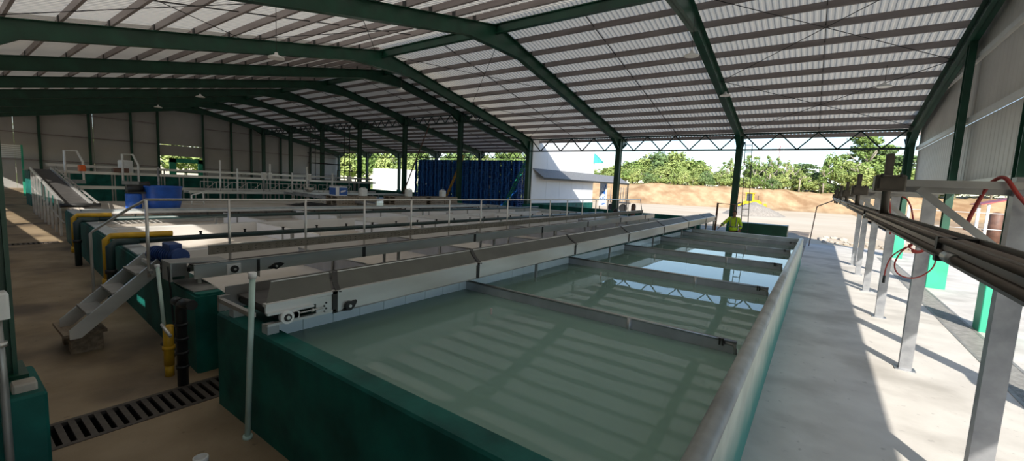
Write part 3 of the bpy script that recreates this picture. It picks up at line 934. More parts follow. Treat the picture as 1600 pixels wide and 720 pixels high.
MB().cham(-18.95, -18.65, 2.90, 23.2, 0, 0.90, 0.02).build('left_wall', M['basin_in'], bs)
MB().cham(-18.64, -5.55, 22.8, 23.1, 0, 0.90, 0.02).build('far_wall', M['wall_top'], bs)
MB().cham(-5.75, -5.55, 2.102, 22.79, 0, 0.80, 0.02).build('right_wall', M['tank_green'], bs)
MB().cham(-14.30, -14.10, NW(-14.2) + 0.31, 22.79, 0.1, 0.86, 0.02).build('divider_wall', M['basin_in'], bs)
MB().cham(-9.95, -9.75, NW(-9.85) + 0.31, 22.79, 0.1, 0.86, 0.02).build('divider_wall', M['basin_in'], bs)
MB().ext([(-5.76, NW(-5.76) + .25), (-5.76, 22.79), (-18.64, 22.79), (-18.64, NW(-18.64) + .25)], 'z', 0.02, 0.50).build('basin_floor', M['basin_floor'], bs)
MB().ext([(-5.8, NW(-5.8) + .302), (-18.64, NW(-18.64) + .302), (-18.64, NW(-18.64) + .32), (-5.8, NW(-5.8) + .32)], 'z', 0.50, 0.93).build('inner_lining', M['basin_in'], bs)
MB().lathe((-15.6, 3.45, 0.502), [(0.40, 0.0), (0.38, 0.003)], 24).build('drain_hole', M['pit'], bs)
# grated strip beside the pipe
gs = MB()
for k in range(60):
    y = 3.0 + k * 0.16
    gs.box(-18.60, -18.25, y, y + 0.08, 0.80, 0.83)
gs.box(-18.62, -18.58, 2.95, 22.7, 0.78, 0.83).box(-18.27, -18.23, 2.95, 22.7, 0.78, 0.83)
tag(gs.build('edge_grating', M['grate'], bs), kind='stuff')

def white_baffle(y, x0, x1, lab, post):
    t = thing('baffle', ((x0 + x1) / 2, y, 0.5), lab, 'baffle', None)
    MB().box(x0, x1, y - 0.01, y + 0.01, 0.50, 0.86).build('panel', M['white_panel'], t)
    MB().box(x0, x1, y - 0.018, y + 0.018, 0.86, 0.885).build('top_rail', M['steel'], t)
    MB().box(post - 0.02, post + 0.02, y - 0.045, y - 0.012, 0.5, 0.88).build('post', M['steel_dull'], t)
names = ['nearest', 'second nearest', 'third nearest', 'fourth nearest', 'fifth nearest', 'farthest']
for k in range(6):
    y = 6.05 + k * 3.0
    white_baffle(y, -13.4 if k % 2 else -14.05, -10.0 if k % 2 else -10.5, names[k] + ' white baffle panel in the middle drained basin', -12.4)
    white_baffle(y + 0.4, -18.6 if k % 2 else -17.6, -15.2 if k % 2 else -14.35, names[k] + ' white baffle panel in the far left drained basin', -16.4)
for k in range(6):
    y = 4.66 + k * 2.9
    t = baffle_thing(y, -9.7 if k % 2 else -8.9, -6.5 if k % 2 else -5.85, 0.50, 0.84, names[k] + ' stainless baffle in the drained basin under the second conveyor', (-7.6,), False)

# ------------------------------------------------------------------ second conveyor with motor
def z2(y): return 0.0085 * (y - 1.9)
c2 = thing('belt_conveyor', (-6.5, 11, 0.95), 'second stainless belt conveyor with blue motor beside the handrail', 'conveyor')
Y2A, Y2B = 1.95, 20.2
plate_x(-6.27, -6.25, Y2A, Y2B, 1.03, 1.21, z2).build('side_plate', M['steel'], c2)
plate_x(-6.29, -6.23, Y2A, Y2B, 1.205, 1.215, z2).build('top_lip', M['steel_dull'], c2)
plate_x(-6.79, -6.77, Y2A + 0.1, Y2B, 1.03, 1.12, z2).build('side_plate', M['steel_dull'], c2)
plate_x(-6.76, -6.28, Y2A + 0.1, Y2B - 0.1, 1.13, 1.145, z2).build('belt', M['belt'], c2)
# perforated guard strip on the far side: rows of holes as small recesses
mp = plate_x(-6.83, -6.81, 2.30, Y2B, 1.225, 1.345, z2)
mp.build('perforated_guard', M['mesh_plate'], c2)
mb = MB()
for k in range(170):
    y = 2.4 + k * 0.1
    if y > Y2B - 0.1: break
    for q in range(2):
        mb.box(-6.812, -6.808, y, y + 0.02, 1.255 + q * 0.04 + z2(y), 1.268 + q * 0.04 + z2(y))
tag(mb.build('guard_holes', M['clamp_dark'], c2), kind='stuff')
plate_x(-6.84, -6.80, 2.30, Y2B, 1.345, 1.355, z2).build('guard_edge', M['steel_dull'], c2)
for y in (4.4, 7.3, 10.2, 13.1, 16.0, 18.9):
    MB().box(-6.252, -6.240, y - 0.03, y + 0.03, 1.03 + z2(y), 1.21 + z2(y)).build('joint_strap', M['dark'], c2)
hb = MB().box(-6.25, -6.225, 2.31, 2.47, 1.045, 1.175).build('square_bearing', M['white'], c2)
MB().cyl((-6.225, 2.39, 1.11), (-6.20, 2.39, 1.11), 0.048, 16).build('bearing_ring', M['dark'], hb)
MB().cyl((-6.21, 2.39, 1.11), (-6.185, 2.39, 1.11), 0.016, 10).build('shaft_end', M['steel'], hb)
fb = MB().cyl((-6.25, 2.93, 1.08), (-6.215, 2.93, 1.08), 0.045, 16).ext([(2.82, 1.065), (2.86, 1.045), (2.95, 1.04), (3.02, 1.075), (3.05, 1.105), (3.0, 1.125), (2.92, 1.125)], 'x', -6.25, -6.232).build('flange_bearing', M['black'], c2)
MB().cyl((-6.215, 2.93, 1.08), (-6.20, 2.93, 1.08), 0.016, 10).build('shaft_end', M['steel'], fb)
MB().box(-6.252, -6.243, 2.68, 2.72, 1.035, 1.2).build('joint_strap', M['dark'], c2)
MB().ext([(2.55, 1.03), (2.72, 1.035), (2.72, 0.95)], 'x', -6.27, -6.25).build('gusset', M['steel_dull'], c2)
# bent cover over the head roller
mb = MB()
mb.box(-6.62, -6.60, 1.72, 1.98, 1.02, 1.25)
mb.box(-6.62, -6.30, 1.72, 1.74, 1.02, 1.25)
mb.bar((-6.46, 1.72, 1.25), (-6.46, 2.35, 1.22), 0.34, 0.012)
mb.build('head_cover', M['steel_dull'], c2)
MB().cyl((-6.85, 2.39, 1.12), (-6.25, 2.39, 1.12), 0.055, 14).build('head_roller', M['dark'], c2)
mo = MB()
mo.cyl((-7.45, 1.90, 1.20), (-6.80, 1.98, 1.24), 0.105, 18)
mo.cyl((-7.52, 1.89, 1.195), (-7.44, 1.90, 1.20), 0.115, 18)
mo = mo.build('motor', M['motor_blue'], c2)
MB().cham(-7.18, -6.88, 1.88, 2.02, 1.31, 1.40, 0.01).build('terminal_box', M['motor_blue'], mo)
mb = MB()
for k in range(9):
    x = -7.38 + k * 0.062
    mb.cyl((x, 1.907 + k * .0076, 1.204 + k * .004), (x + 0.012, 1.909 + k * .0076, 1.2045 + k * .004), 0.114, 18)
mb.build('cooling_fins', M['motor_blue'], mo)
MB().box(-7.3, -6.75, 1.86, 2.06, 1.03, 1.09).build('motor_base', M['dark'], c2)
for y in (2.02, 5.2, 8.1, 11.0, 13.9, 16.8, 19.6):
    z0_ = 0.95 if y < 2.1 else 0.50
    for x in (-6.74, -6.32):
        MB().box(x - 0.02, x + 0.02, y - 0.02, y + 0.02, z0_, 1.04 + z2(y)).build('support_leg', M['steel_dull'], c2)
# drip plate and straps on the green stub wall
mb = MB().box(-6.7, -5.9, 1.83, 2.08, 0.952, 0.962)
mb.build('base_plate', M['steel_dull'], c2)

# handrail along it
hr = thing('handrail', (-6.88, 10, 0.95), 'thin steel pipe handrail running beside the second conveyor', 'railing')
MB().tube([(-6.9, 1.66, 1.99), (-6.88, 2.6, 1.99), (-6.88, 12, 1.99), (-6.88, 19.9, 2.0)], 0.017, 8).build('top_rail', M['steel'], hr)
for k in range(16):
    y = 1.66 if k == 0 else 2.59 + (k - 1) * 1.128
    if y > 19.8: break
    MB().cyl((-6.88, y, 1.0), (-6.88, y, 1.99), 0.019, 8).build('post', M['steel'], hr)
    MB().box(-6.88, -6.78, y - 0.02, y + 0.02, 1.06 + z2(y), 1.10 + z2(y)).build('clamp', M['steel_dull'], hr)
MB().tube([(-6.88, 19.9, 2.0), (-6.88, 20.4, 1.2)], 0.017, 8).build('end_brace', M['steel'], hr)

# stairs
st = thing('steel_stair', (-7.5, 1.4, 0), 'short stainless stair with pipe rail leading up to the conveyor', 'stairs')
for x in (-7.83, -7.21):
    mb = MB().ext([(0.96, 0.27), (1.06, 0.27), (1.92, 1.03), (1.92, 1.16), (1.84, 1.16), (0.96, 0.36)], 'x', x - 0.012, x + 0.012)
    mb.ext([(0.96, 0.36), (1.84, 1.16), (1.84, 1.175), (0.96, 0.375)], 'x', x - 0.03, x + 0.012)
    mb.build('stringer', M['steel'], st)
for (y, z) in ((1.22, 0.56), (1.46, 0.78), (1.70, 1.0)):
    MB().box(-7.815, -7.225, y - 0.10, y + 0.10, z - 0.03, z).build('tread', M['steel_dull'], st)
MB().tube([(-7.86, 1.30, 0.60), (-7.86, 1.30, 1.48), (-7.84, 1.33, 1.52), (-7.3, 1.6, 1.86), (-6.92, 1.66, 1.98)], 0.017, 8).build('stair_rail', M['steel'], st)
MB().box(-7.80, -7.24, 1.80, 1.84, 1.05, 1.1).build('top_bracket', M['steel'], st)
blk = thing('timber_step', (-7.75, 1.1, 0), 'old wooden step block on the floor under the steel stair', 'step')
MB().box(-8.12, -7.38, 0.93, 1.33, 0.24, 0.28).build('step_board', M['wood_block'], blk)
MB().box(-8.05, -7.92, 1.0, 1.3, 0, 0.24).build('support_block', M['wood_block'], blk)
MB().box(-7.62, -7.45, 1.0, 1.3, 0, 0.24).build('support_block', M['wood_block'], blk)

# ------------------------------------------------------------------ water pipes with nozzles over the dividers
def spray_pipe(x, ytop, z, drop_x, label):
    t = thing('spray_pipe', (x, 12, 0), label, 'pipe')
    o_ = NW(x) - 1.80 - 0.06
    MB().tube([(x, 2.0 + o_, z), (x, 22.5, z + 0.02)], 0.055, 10).build('main_pipe', M['pipe_green'], t)
    MB().tube([(x - 0.06, 1.64 + o_, 0.42), (x - 0.06, 1.64 + o_, z + 0.04), (x - 0.05, 1.70 + o_, z + 0.10), (x - 0.02, 2.75, z + 0.10)], 0.052, 10).build('yellow_pipe', M['yellow'], t)
    MB().tube([(x + 0.10, 1.66 + o_, 0.0), (x + 0.10, 1.66 + o_, z - 0.06), (x + 0.06, 1.74 + o_, z), (x, 2.05 + o_, z)], 0.062, 10).build('riser', M['pipe_green'], t)
    MB().cyl((x + 0.10, 1.66 + o_, 0.55), (x + 0.10, 1.66 + o_, 0.62), 0.08, 12).build('coupling', M['dark'], t)
    MB().cyl((x - 0.06, 1.64 + o_, 0.30), (x - 0.06, 1.64 + o_, 0.44), 0.075, 12).build('valve_body', M['yellow'], t)
    n0 = None
    for k in range(24):
        y = 3.2 + k * 0.8
        if n0 is None:
            n0 = MB().cyl((0, 0, 0), (0, 0, 0.05), 0.022, 8).cyl((0, 0, 0.05), (0, 0, 0.07), 0.03, 8).build('nozzle', M['dark'], None)
            n0.parent = t; o = n0
        else:
            o = n0.copy(); COL.objects.link(o); o.parent = t
        o.location = Vector((x, y, z + 0.05)) - WL[t]
    for y in (5, 9, 13, 17, 21):
        MB().box(x - 0.03, x + 0.03, y - 0.03, y + 0.03, 0.855, z - 0.03).build('pipe_support', M['steel_dull'], t)
spray_pipe(-9.85, 2, 1.08, 0, 'dark spray pipe with yellow end on the nearer basin divider')
spray_pipe(-14.20, 2, 1.08, 0, 'dark spray pipe with yellow end on the farther basin divider')

# valve assembly and pvc risers in front of the stub wall
vp = thing('valve_pipe', (-5.75, 1.6, 0), 'dark riser pipe with elbow and yellow pipe at the tank gap', 'pipe')
MB().tube([(-5.56, 1.60, 0.0), (-5.56, 1.60, 0.86), (-5.54, 1.60, 0.93), (-5.46, 1.60, 0.96), (-5.22, 1.60, 0.985)], 0.052, 12).build('riser', M['black'], vp)
MB().cyl((-5.72, 1.60, 0.93), (-5.54, 1.60, 0.945), 0.05, 12).build('tee', M['black'], vp)
MB().cyl((-5.93, 1.58, 0.13), (-5.93, 1.58, 0.60), 0.05, 12).build('yellow_pipe', M['yellow'], vp)
MB().cyl((-5.93, 1.58, 0.32), (-5.93, 1.58, 0.36), 0.062, 12).build('coupling', M['yellow'], vp)
MB().cyl((-5.93, 1.58, 0.0), (-5.93, 1.58, 0.13), 0.045, 10).build('pipe_foot', M['yellow'], vp)
MB().tube([(-5.93, 1.55, 0.58), (-5.91, 1.52, 0.63), (-5.80, 1.52, 0.60), (-5.70, 1.54, 0.54)], 0.018, 8).build('valve_handle', M['steel'], vp)
MB().cyl((-6.05, 1.55, 0.36), (-5.93, 1.57, 0.36), 0.02, 8).build('valve_stub', M['dark'], vp)
for k in range(4):
    MB().cyl((-5.56, 1.60, 0.2 + 0.16 * k), (-5.56, 1.60, 0.235 + 0.16 * k), 0.062, 12).build('coupling', M['black'], vp)
rp = thing('riser_pipe', (-6.2, 1.6, 0), 'slim pvc riser with capped top in front of the green stub wall', 'pipe')
MB().tube([(-5.95, 1.55, 0.60), (-6.22, 1.58, 1.24)], 0.019, 10).build('pipe', M['pvc'], rp)
MB().cyl((-6.225, 1.58, 1.23), (-6.235, 1.58, 1.27), 0.026, 10).build('cap', M['white'], rp)
MB().tube([(-6.30, 1.70, 1.22), (-6.38, 1.74, 0.9), (-6.30, 1.74, 0.4), (-6.1, 1.7, 0.2), (-5.98, 1.6, 0.12)], 0.012, 6).build('cable', M['black'], rp)
wp = thing('riser_pipe', (-3.97, 1.62, 0), 'pale green pvc standpipe leaning on the front wall of the water tank', 'pipe')
MB().tube([(-3.99, 1.61, 0.0), (-3.86, 1.62, 1.52)], 0.024, 12).build('pipe', M['pvc'], wp)
MB().cyl((-3.862, 1.62, 1.50), (-3.858, 1.62, 1.55), 0.032, 12).build('cap', M['white'], wp)
MB().cyl((-3.99, 1.61, 0.0), (-3.985, 1.61, 0.03), 0.04, 12).build('socket', M['pvc'], wp)
tag(MB().lathe((-3.9, 1.22, 0.0), [(0.055, 0), (0.055, 0.06), (0.045, 0.065), (0.045, 0.02)], 16).build('plastic_stub', M['white']), 'small white pipe cap lying on the floor before the green tank', 'cap')

# ------------------------------------------------------------------ drain grates
def grate(x0, x1, y0, y1, pitch, along, label, single, barw, gm='grate'):
    t = thing('drain_grate', ((x0 + x1) / 2, (y0 + y1) / 2, 0), label, 'grate')
    MB().box(x0 - 0.03, x0 + 0.02, y0, y1, -0.03, 0.006).box(x1 - 0.02, x1 + 0.03, y0, y1, -0.03, 0.006).build('frame', M[gm], t)
    n = int((y1 - y0) / pitch)
    bar0 = None; st_ = MB()
    for k in range(n):
        y = y0 + k * pitch
        if single and k < 290:
            if bar0 is None:
                bar0 = MB().box(x0 + 0.02, x1 - 0.02, 0, barw, -0.025, 0.004).build('grate_bar', M[gm], None)
                bar0.parent = t; o = bar0
            else:
                o = bar0.copy(); COL.objects.link(o); o.parent = t
            o.location = Vector((0, y, 0)) - WL[t]
        else:
            st_.box(x0 + 0.02, x1 - 0.02, y, y + barw, -0.025, 0.004)
    if st_.v:
        tag(st_.build('grate_bars', M[gm], t), kind='stuff')
grate(DR1[0], DR1[1], DR1[2], DR1[3], 0.088, 'y', 'black slotted drain grate in the floor at the green tank corner', True, 0.046)
grate(DR2[0], DR2[1], DR2[2], DR2[3], 0.05, 'y', 'fine barred drain grate along the sunlit right floor', False, 0.030, 'grate_light')
grate(DR3[0], DR3[1], DR3[2], DR3[3], 0.10, 'y', 'short drain grate crossing the dark floor at far left', False, 0.05)

# ------------------------------------------------------------------ posts with arms, hung trough, red hoses (right)
PY = [1.45, 4.85, 8.27, 11.69, 14.9, 18.0, 20.5]
PN = ['post beside the camera', 'nearest galvanised post with arm and clamp, tall at right edge', 'second galvanised post with red hose coil',
      'third galvanised post along the sunlit floor', 'fourth galvanised post along the sunlit floor', 'fifth galvanised post along the sunlit floor', 'farthest galvanised post of the arm row']
for k, y in enumerate(PY):
    if k == 0: continue
    t = thing('arm_post', (1.25, y, 0), PN[k], 'post', 'galvanised arm posts on the right')
    mb = MB()
    mb.box(1.175, 1.315, y - 0.035, y - 0.025, 0, 2.64).box(1.175, 1.185, y - 0.025, y + 0.06, 0, 2.64).box(1.305, 1.315, y - 0.025, y + 0.06, 0, 2.64).box(1.175, 1.315, y + 0.06, y + 0.07, 0, 2.64)
    mb.build('post', M['galv'], t)
    MB().box(1.13, 1.36, y - 0.08, y + 0.11, 0, 0.012).build('base_plate', M['galv'], t)
    MB().box(0.50, 1.36, y - 0.10, y - 0.04, 2.545, 2.60).build('arm', M['steel_dull'], t)
    MB().box(0.50, 1.30, y + 0.03, y + 0.08, 2.50, 2.55).build('arm', M['steel_dull'], t)
    MB().bar((0.64, y - 0.06, 2.53), (1.20, y - 0.06, 2.03), 0.05, 0.05, (0, 1, 0)).build('diagonal', M['steel_dull'], t)
    cl = MB().cham(0.36, 0.56, y - 0.11, y + 0.10, 2.50, 2.635, 0.012).box(0.39, 0.53, y - 0.125, y - 0.11, 2.52, 2.61).build('clamp', M['clamp_dark'], t)
    MB().cyl((0.40, y - 0.12, 2.62), (0.40, y - 0.12, 2.645), 0.012, 6).cyl((0.52, y - 0.12, 2.62), (0.52, y - 0.12, 2.645), 0.012, 6).build('bolt', M['dark'], cl)
    MB().cyl((0.455, y, 2.30), (0.445, y, 2.815), 0.030, 12).build('hanger_pipe', M['clamp_dark'], t)
tr = thing('hanging_trough', (0.445, 11, 2.25), 'long dark oily trough hung from the arm posts toward the camera', 'trough')
def tz(y): return 0.0125 * (y - 4)
def trough_bar(x, z, w, h, nm, m_='trough'):
    mb = MB().ext([(0.75, z - h / 2 + tz(0.75)), (21.0, z - h / 2 + tz(21)), (21.0, z + h / 2 + tz(21)), (0.75, z + h / 2 + tz(0.75))], 'x', x - w / 2, x + w / 2)
    return mb.build(nm, M[m_], tr)
trough_bar(0.447, 2.222, 0.11, 0.010, 'bottom_plate')
trough_bar(0.398, 2.262, 0.010, 0.085, 'side_plate')
trough_bar(0.496, 2.262, 0.010, 0.085, 'side_plate')
for (x, z, r) in ((0.390, 2.243, 0.014), (0.392, 2.290, 0.011), (0.506, 2.245, 0.014), (0.445, 2.275, 0.026)):
    MB().cyl((x, 0.75, z + tz(0.75)), (x, 21.0, z + tz(21)), r, 10).build('rail_pipe', M['trough'], tr)
for y in (2.1, 5.6, 9.0, 12.4, 15.8, 19.2):
    mb = MB().cyl((0.390, y - 0.07, 2.243 + tz(y)), (0.390, y + 0.07, 2.243 + tz(y)), 0.019, 10)
    mb.build('pipe_coupling', M['steel_dull'], tr)
    MB().box(0.380, 0.512, y + 0.18, y + 0.22, 2.212 + tz(y), 2.305 + tz(y)).build('bracket', M['dark'], tr)
# hoses
mb = []
h1 = thing('red_hose', (1.25, 8.2, 1.5), 'coil of thin red hose hung on the second post', 'hose')
pts = []
for k in range(60):
    a = k * 0.36
    rr = 0.075 + 0.02 * math.sin(k * 1.7)
    pts.append((1.16 + rr * math.cos(a), 8.11 - 0.001 * k, 1.80 + 0.085 * math.sin(a) + 0.0009 * k))
MB().tube(pts, 0.011, 6).build('hose_coil', M['red'], h1)
pts = [(1.10, 8.10, 1.84), (1.0, 8.09, 1.72), (0.95, 8.08, 1.55), (0.99, 8.08, 1.42), (1.10, 8.08, 1.37), (1.22, 8.08, 1.40), (1.33, 8.09, 1.52), (1.36, 8.10, 1.66), (1.30, 8.12, 1.8)]
def smooth(pts, n=6):
    out = []
    P = [Vector(p) for p in pts]
    for i in range(len(P) - 1):
        p0 = P[max(i - 1, 0)]; p1 = P[i]; p2 = P[i + 1]; p3 = P[min(i + 2, len(P) - 1)]
        for k in range(n):
            t = k / n
            out.append(tuple(0.5 * ((2 * p1) + (p2 - p0) * t + (2 * p0 - 5 * p1 + 4 * p2 - p3) * t * t + (3 * p1 - p0 - 3 * p2 + p3) * t ** 3)))
    out.append(tuple(P[-1]))
    return out
MB().tube(smooth(pts), 0.010, 6).build('hose_loop', M['red'], h1)
pts = [(1.05, 8.10, 1.80), (0.92, 8.1, 1.66), (0.87, 8.1, 1.50), (0.86, 8.1, 1.34)]
MB().tube(smooth(pts), 0.010, 6).build('hose_end', M['red'], h1)
MB().cyl((0.86, 8.1, 1.36), (0.86, 8.1, 1.25), 0.017, 8).build('nozzle', M['black'], h1)
pts = [(1.16, 8.12, 1.88), (1.10, 8.12, 2.1), (1.04, 8.12, 2.35), (0.98, 8.12, 2.47), (0.93, 8.14, 2.50)]
MB().tube(smooth(pts), 0.010, 6).build('hose_feed', M['red'], h1)
h2 = thing('red_hose', (1.1, 4.8, 2.5), 'red hose looped over the nearest arm at right edge', 'hose')
MB().tube(smooth([(0.955, 4.86, 2.22), (0.99, 4.9, 2.36), (1.04, 4.88, 2.55), (1.07, 4.80, 2.622), (1.10, 4.72, 2.62), (1.17, 4.70, 2.50), (1.28, 4.72, 2.36)]), 0.014, 8).build('hose', M['red'], h2)
h3 = tag(MB().tube(smooth([(0.72, 8.12, 2.50), (0.80, 8.16, 2.44), (0.83, 8.18, 2.3), (0.86, 8.2, 2.1), (0.87, 8.2, 1.95)]), 0.011, 6).build('red_hose', M['red']), 'thin red hose dropping from the second arm', 'hose')
# thin bent pipe at the far end
tag(MB().tube([(-0.25, 26.8, 0.0), (-0.10, 24.2, 2.05), (-0.06, 24.0, 2.11), (0.62, 21.2, 2.50), (0.66, 20.9, 2.53)], 0.022, 8).build('drop_pipe', M['rust']), 'thin bent pipe dropping from the trough end to the ground', 'pipe')
#PART3
# ------------------------------------------------------------------ packing deck and its equipment (far left)
dk = struct('floor_deck', (-21.5, 13, 0))
MB().cham(-24.5, -18.97, 3.55, 23.4, 0, 0.88, 0.02).build('deck_slab', M['basin_floor'], dk)

def ramp():
    t = thing('ramp_conveyor', (-24.6, 3.2, 0), 'sloping dark belt conveyor running down to the drained basins', 'conveyor')
    A, B = Vector((-30.2, 3.42, 2.05)), Vector((-19.45, 2.96, 1.06))
    w = 0.60
    MB().bar(A, B, w, 0.03).build('belt', M['belt'], t)
    for s in (-1, 1):
        o = Vector((0.02, s * (w / 2 + 0.03), 0.05))
        MB().bar(A + o, B + o, 0.05, 0.12).build('side_rail', M['steel'], t)
    o = Vector((0, w / 2 + 0.20, 0.06))
    MB().bar(A + o, B + o, 0.04, 0.05).build('guide_rail', M['steel'], t)
    for k in range(12):
        p = A.lerp(B, (k + 0.5) / 12)
        MB().bar(p + Vector((0, w / 2 + 0.03, 0.06)), p + o, 0.03, 0.03).build('guide_arm', M['steel_dull'], t)
    MB().cyl(B + Vector((0, -w / 2 - .1, 0)), B + Vector((0, w / 2 + 0.24, 0)), 0.07, 12).build('end_roller', M['dark'], t)
    for k in range(9):
        p = A.lerp(B, (k + 0.3) / 9)
        for s in (-1, 1):
            if s > 0 and p.x > -24.6 and p.y > 1.9: zb = 0.88
            else: zb = 0.0
            q = p + Vector((0, s * (w / 2 + 0.03), 0))
            if s > 0: continue
            MB().box(q.x - 0.03, q.x + 0.03, q.y - 0.03, q.y + 0.03, 0, p.z).build('leg', M['steel'], t)
    MB().bar(A + Vector((0, -w / 2 - .03, -0.8)), B + Vector((0, -w / 2 - .03, -0.55)), 0.03, 0.04).build('brace', M['steel'], t)
ramp()

def tub():
    t = thing('blue_tub', (-20.15, 5.35, 0.88), 'big round blue plastic tub standing on the grey deck', 'tub')
    MB().lathe((-20.15, 5.35, 0.88), [(0.52, 0), (0.57, 0.2), (0.60, 0.78), (0.63, 0.80), (0.63, 0.84), (0.57, 0.84), (0.53, 0.08)], 32).build('shell', M['blue'], t)
tub()
t = thing('blue_drum', (-20.2, 4.6, 0.88), 'smaller blue drum under a black pump head beside the big blue tub', 'drum')
MB().lathe((-20.0, 4.48, 0.88), [(0.20, 0), (0.23, 0.05), (0.23, 0.52), (0.21, 0.55), (0.05, 0.56)], 22).build('body', M['blue'], t)
t = thing('pump_head', (-20.2, 4.3, 1.44), 'black motor pump lying on top of the small blue drum', 'pump')
MB().cyl((-20.05, 4.3, 1.60), (-20.05, 4.75, 1.60), 0.15, 14).build('motor', M['black'], t)
MB().box(-20.25, -19.85, 4.3, 4.8, 1.44, 1.50).build('bracket', M['dark'], t)
MB().cyl((-20.15, 4.72, 1.72), (-20.15, 4.98, 1.76), 0.13, 12).build('gearbox', M['black'], t)

def pallet(x, y, z, label):
    t = thing('wooden_pallet', (x, y, z), label, 'pallet', 'wooden pallets on the deck')
    for k in range(3):
        MB().box(x - 0.55 + k * 0.5, x - 0.45 + k * 0.5, y - 0.6, y + 0.6, z, z + 0.10).build('stringer', M['wood'], t)
    for k in range(7):
        yy = y - 0.6 + k * 0.184
        MB().box(x - 0.55, x + 0.55, yy, yy + 0.096, z + 0.10, z + 0.122).build('board', M['wood'], t)
ords = {0: 'lowest', 1: 'lower middle', 2: 'upper middle', 3: 'topmost', }
for (px, py, nm) in ((-21.0, 13.35, 'nearest stack, under the blue and white carton'), (-21.0, 14.6, 'second stack, under a white jug'), (-21.0, 17.1, 'third stack, in the middle of the row'), (-21.0, 18.4, 'fourth stack, beside a gap'), (-21.0, 20.0, 'fifth stack, farther along the row'), (-21.0, 21.25, 'last stack, by the yellow ladder')):
    for k in range(4):
        pallet(px, py, 0.88 + k * 0.123 + 0.0, ords[k] + ' weathered wooden pallet of the ' + nm)
ZP = 0.88 + 4 * 0.123
t = thing('carton', (-21.0, 13.15, ZP), 'blue and white printed carton on the nearest wooden pallet stack', 'box')
MB().box(-21.3, -20.7, 12.82, 13.5, ZP, ZP + 0.50).build('box_body', M['carton'], t)
MB().box(-20.70, -20.692, 13.02, 13.5, ZP + 0.05, ZP + 0.44).build('printed_panel', M['carton_blue'], t)
MB().ext([(13.10, ZP + 0.17), (13.40, ZP + 0.24), (13.40, ZP + 0.32), (13.10, ZP + 0.27)], 'x', -20.692, -20.686).build('printed_stripe', M['carton'], t)
MB().box(-21.3, -20.7, 12.812, 12.82, ZP + 0.06, ZP + 0.42).build('printed_side', M['carton_blue'], t)
def jug(x, y, label):
    t = thing('white_jug', (x, y, ZP), label, 'jug', 'white jugs on the pallet stacks')
    MB().cham(x - 0.15, x + 0.15, y - 0.22, y + 0.22, ZP, ZP + 0.42, 0.05).build('body', M['white'], t)
    MB().cyl((x, y - 0.1, ZP + 0.42), (x, y - 0.1, ZP + 0.47), 0.05, 12).build('cap', M['white'], t)
    MB().tube([(x, y + 0.16, ZP + 0.40), (x, y + 0.12, ZP + 0.48), (x, y - 0.03, ZP + 0.46), (x, y - 0.06, ZP + 0.41)], 0.018, 6).build('handle', M['white'], t)
jug(-21.0, 14.68, 'white plastic jug nearest the blue and white carton')
jug(-21.0, 17.98, 'white plastic jug in the middle of the three')
jug(-21.0, 20.95, 'white plastic jug beside the yellow ladder')
tag(terrain('net_heap', -21.5, -20.3, 10.5, 12.6, 12, 16, lambda x, y: 0.89 + 0.13 * max(0, 1 - ((x + 20.9) / 0.6) ** 2 - ((y - 11.55) / 1.05) ** 2) * (1 + 0.6 * mn.noise((x * 4, y * 4, 2))), M['tarp']), 'flat heap of black netting on the grey deck', 'net', kind='thing')
tag(MB().tube([(-22.0, 6.85, 0.88), (-22.0, 6.85, 1.28), (-22.0, 6.9, 1.31), (-22.0, 7.22, 1.40), (-22.0, 7.27, 1.38), (-22.0, 7.30, 0.89)], 0.03, 8).build('bent_pipe', M['white']), 'bent white plastic pipe standing on the deck behind the tub', 'pipe')

# sorting lines: long roller conveyors across the deck end
def roller_line(x0, x1, y0, y1, z, label, shelf=True, mt='steel_dull'):
    t = thing('roller_conveyor', ((x0 + x1) / 2, (y0 + y1) / 2, 0), label, 'conveyor')
    for x in (x0, x1):
        MB().box(x - 0.03, x + 0.03, y0, y1, z - 0.13, z).build('side_rail', M['steel'], t)
    rl = MB()
    k = y0 + 0.1
    while k < y1 - 0.1:
        rl.cyl((x0, k, z - 0.05), (x1, k, z - 0.05), 0.035, 6, caps=False); k += 0.16
    tag(rl.build('rollers', M['galv'], t), kind='stuff')
    if shelf:
        MB().box(x0 - 0.05, x1 + 0.05, y0, y1, z - 0.82, z - 0.76).build('shelf', M['wood'], t)
        MB().box(x1 + 0.02, x1 + 0.06, y0, y1, z - 0.88, z - 0.72).build('shelf_rail', M['steel'], t)
    y = y0 + 0.3
    while y < y1:
        for x in (x0, x1):
            MB().box(x - 0.03, x + 0.03, y - 0.03, y + 0.03, 0, z - 0.1).build('leg', M['steel_dull'], t)
        y += 2.3
roller_line(-30.4, -29.8, 4.0, 22.0, 2.05, 'long roller conveyor line on steel legs behind the deck')
roller_line(-33.6, -33.0, 4.0, 24.0, 2.35, 'rear roller conveyor line near the far wall', False)
roller_line(-27.4, -26.7, 8.2, 22.5, 1.28, 'low roller table carrying the wire stands', False)
t = thing('green_vat', (-35.6, 14, 0), 'long dark green washing vat behind the roller lines', 'vat')
MB().cham(-36.4, -34.6, 3.5, 25, 0, 1.9, 0.03).build('body', M['tank_green'], t)
MB().box(-36.45, -34.55, 3.45, 25.05, 1.9, 1.96).build('rim', M['green'], t)
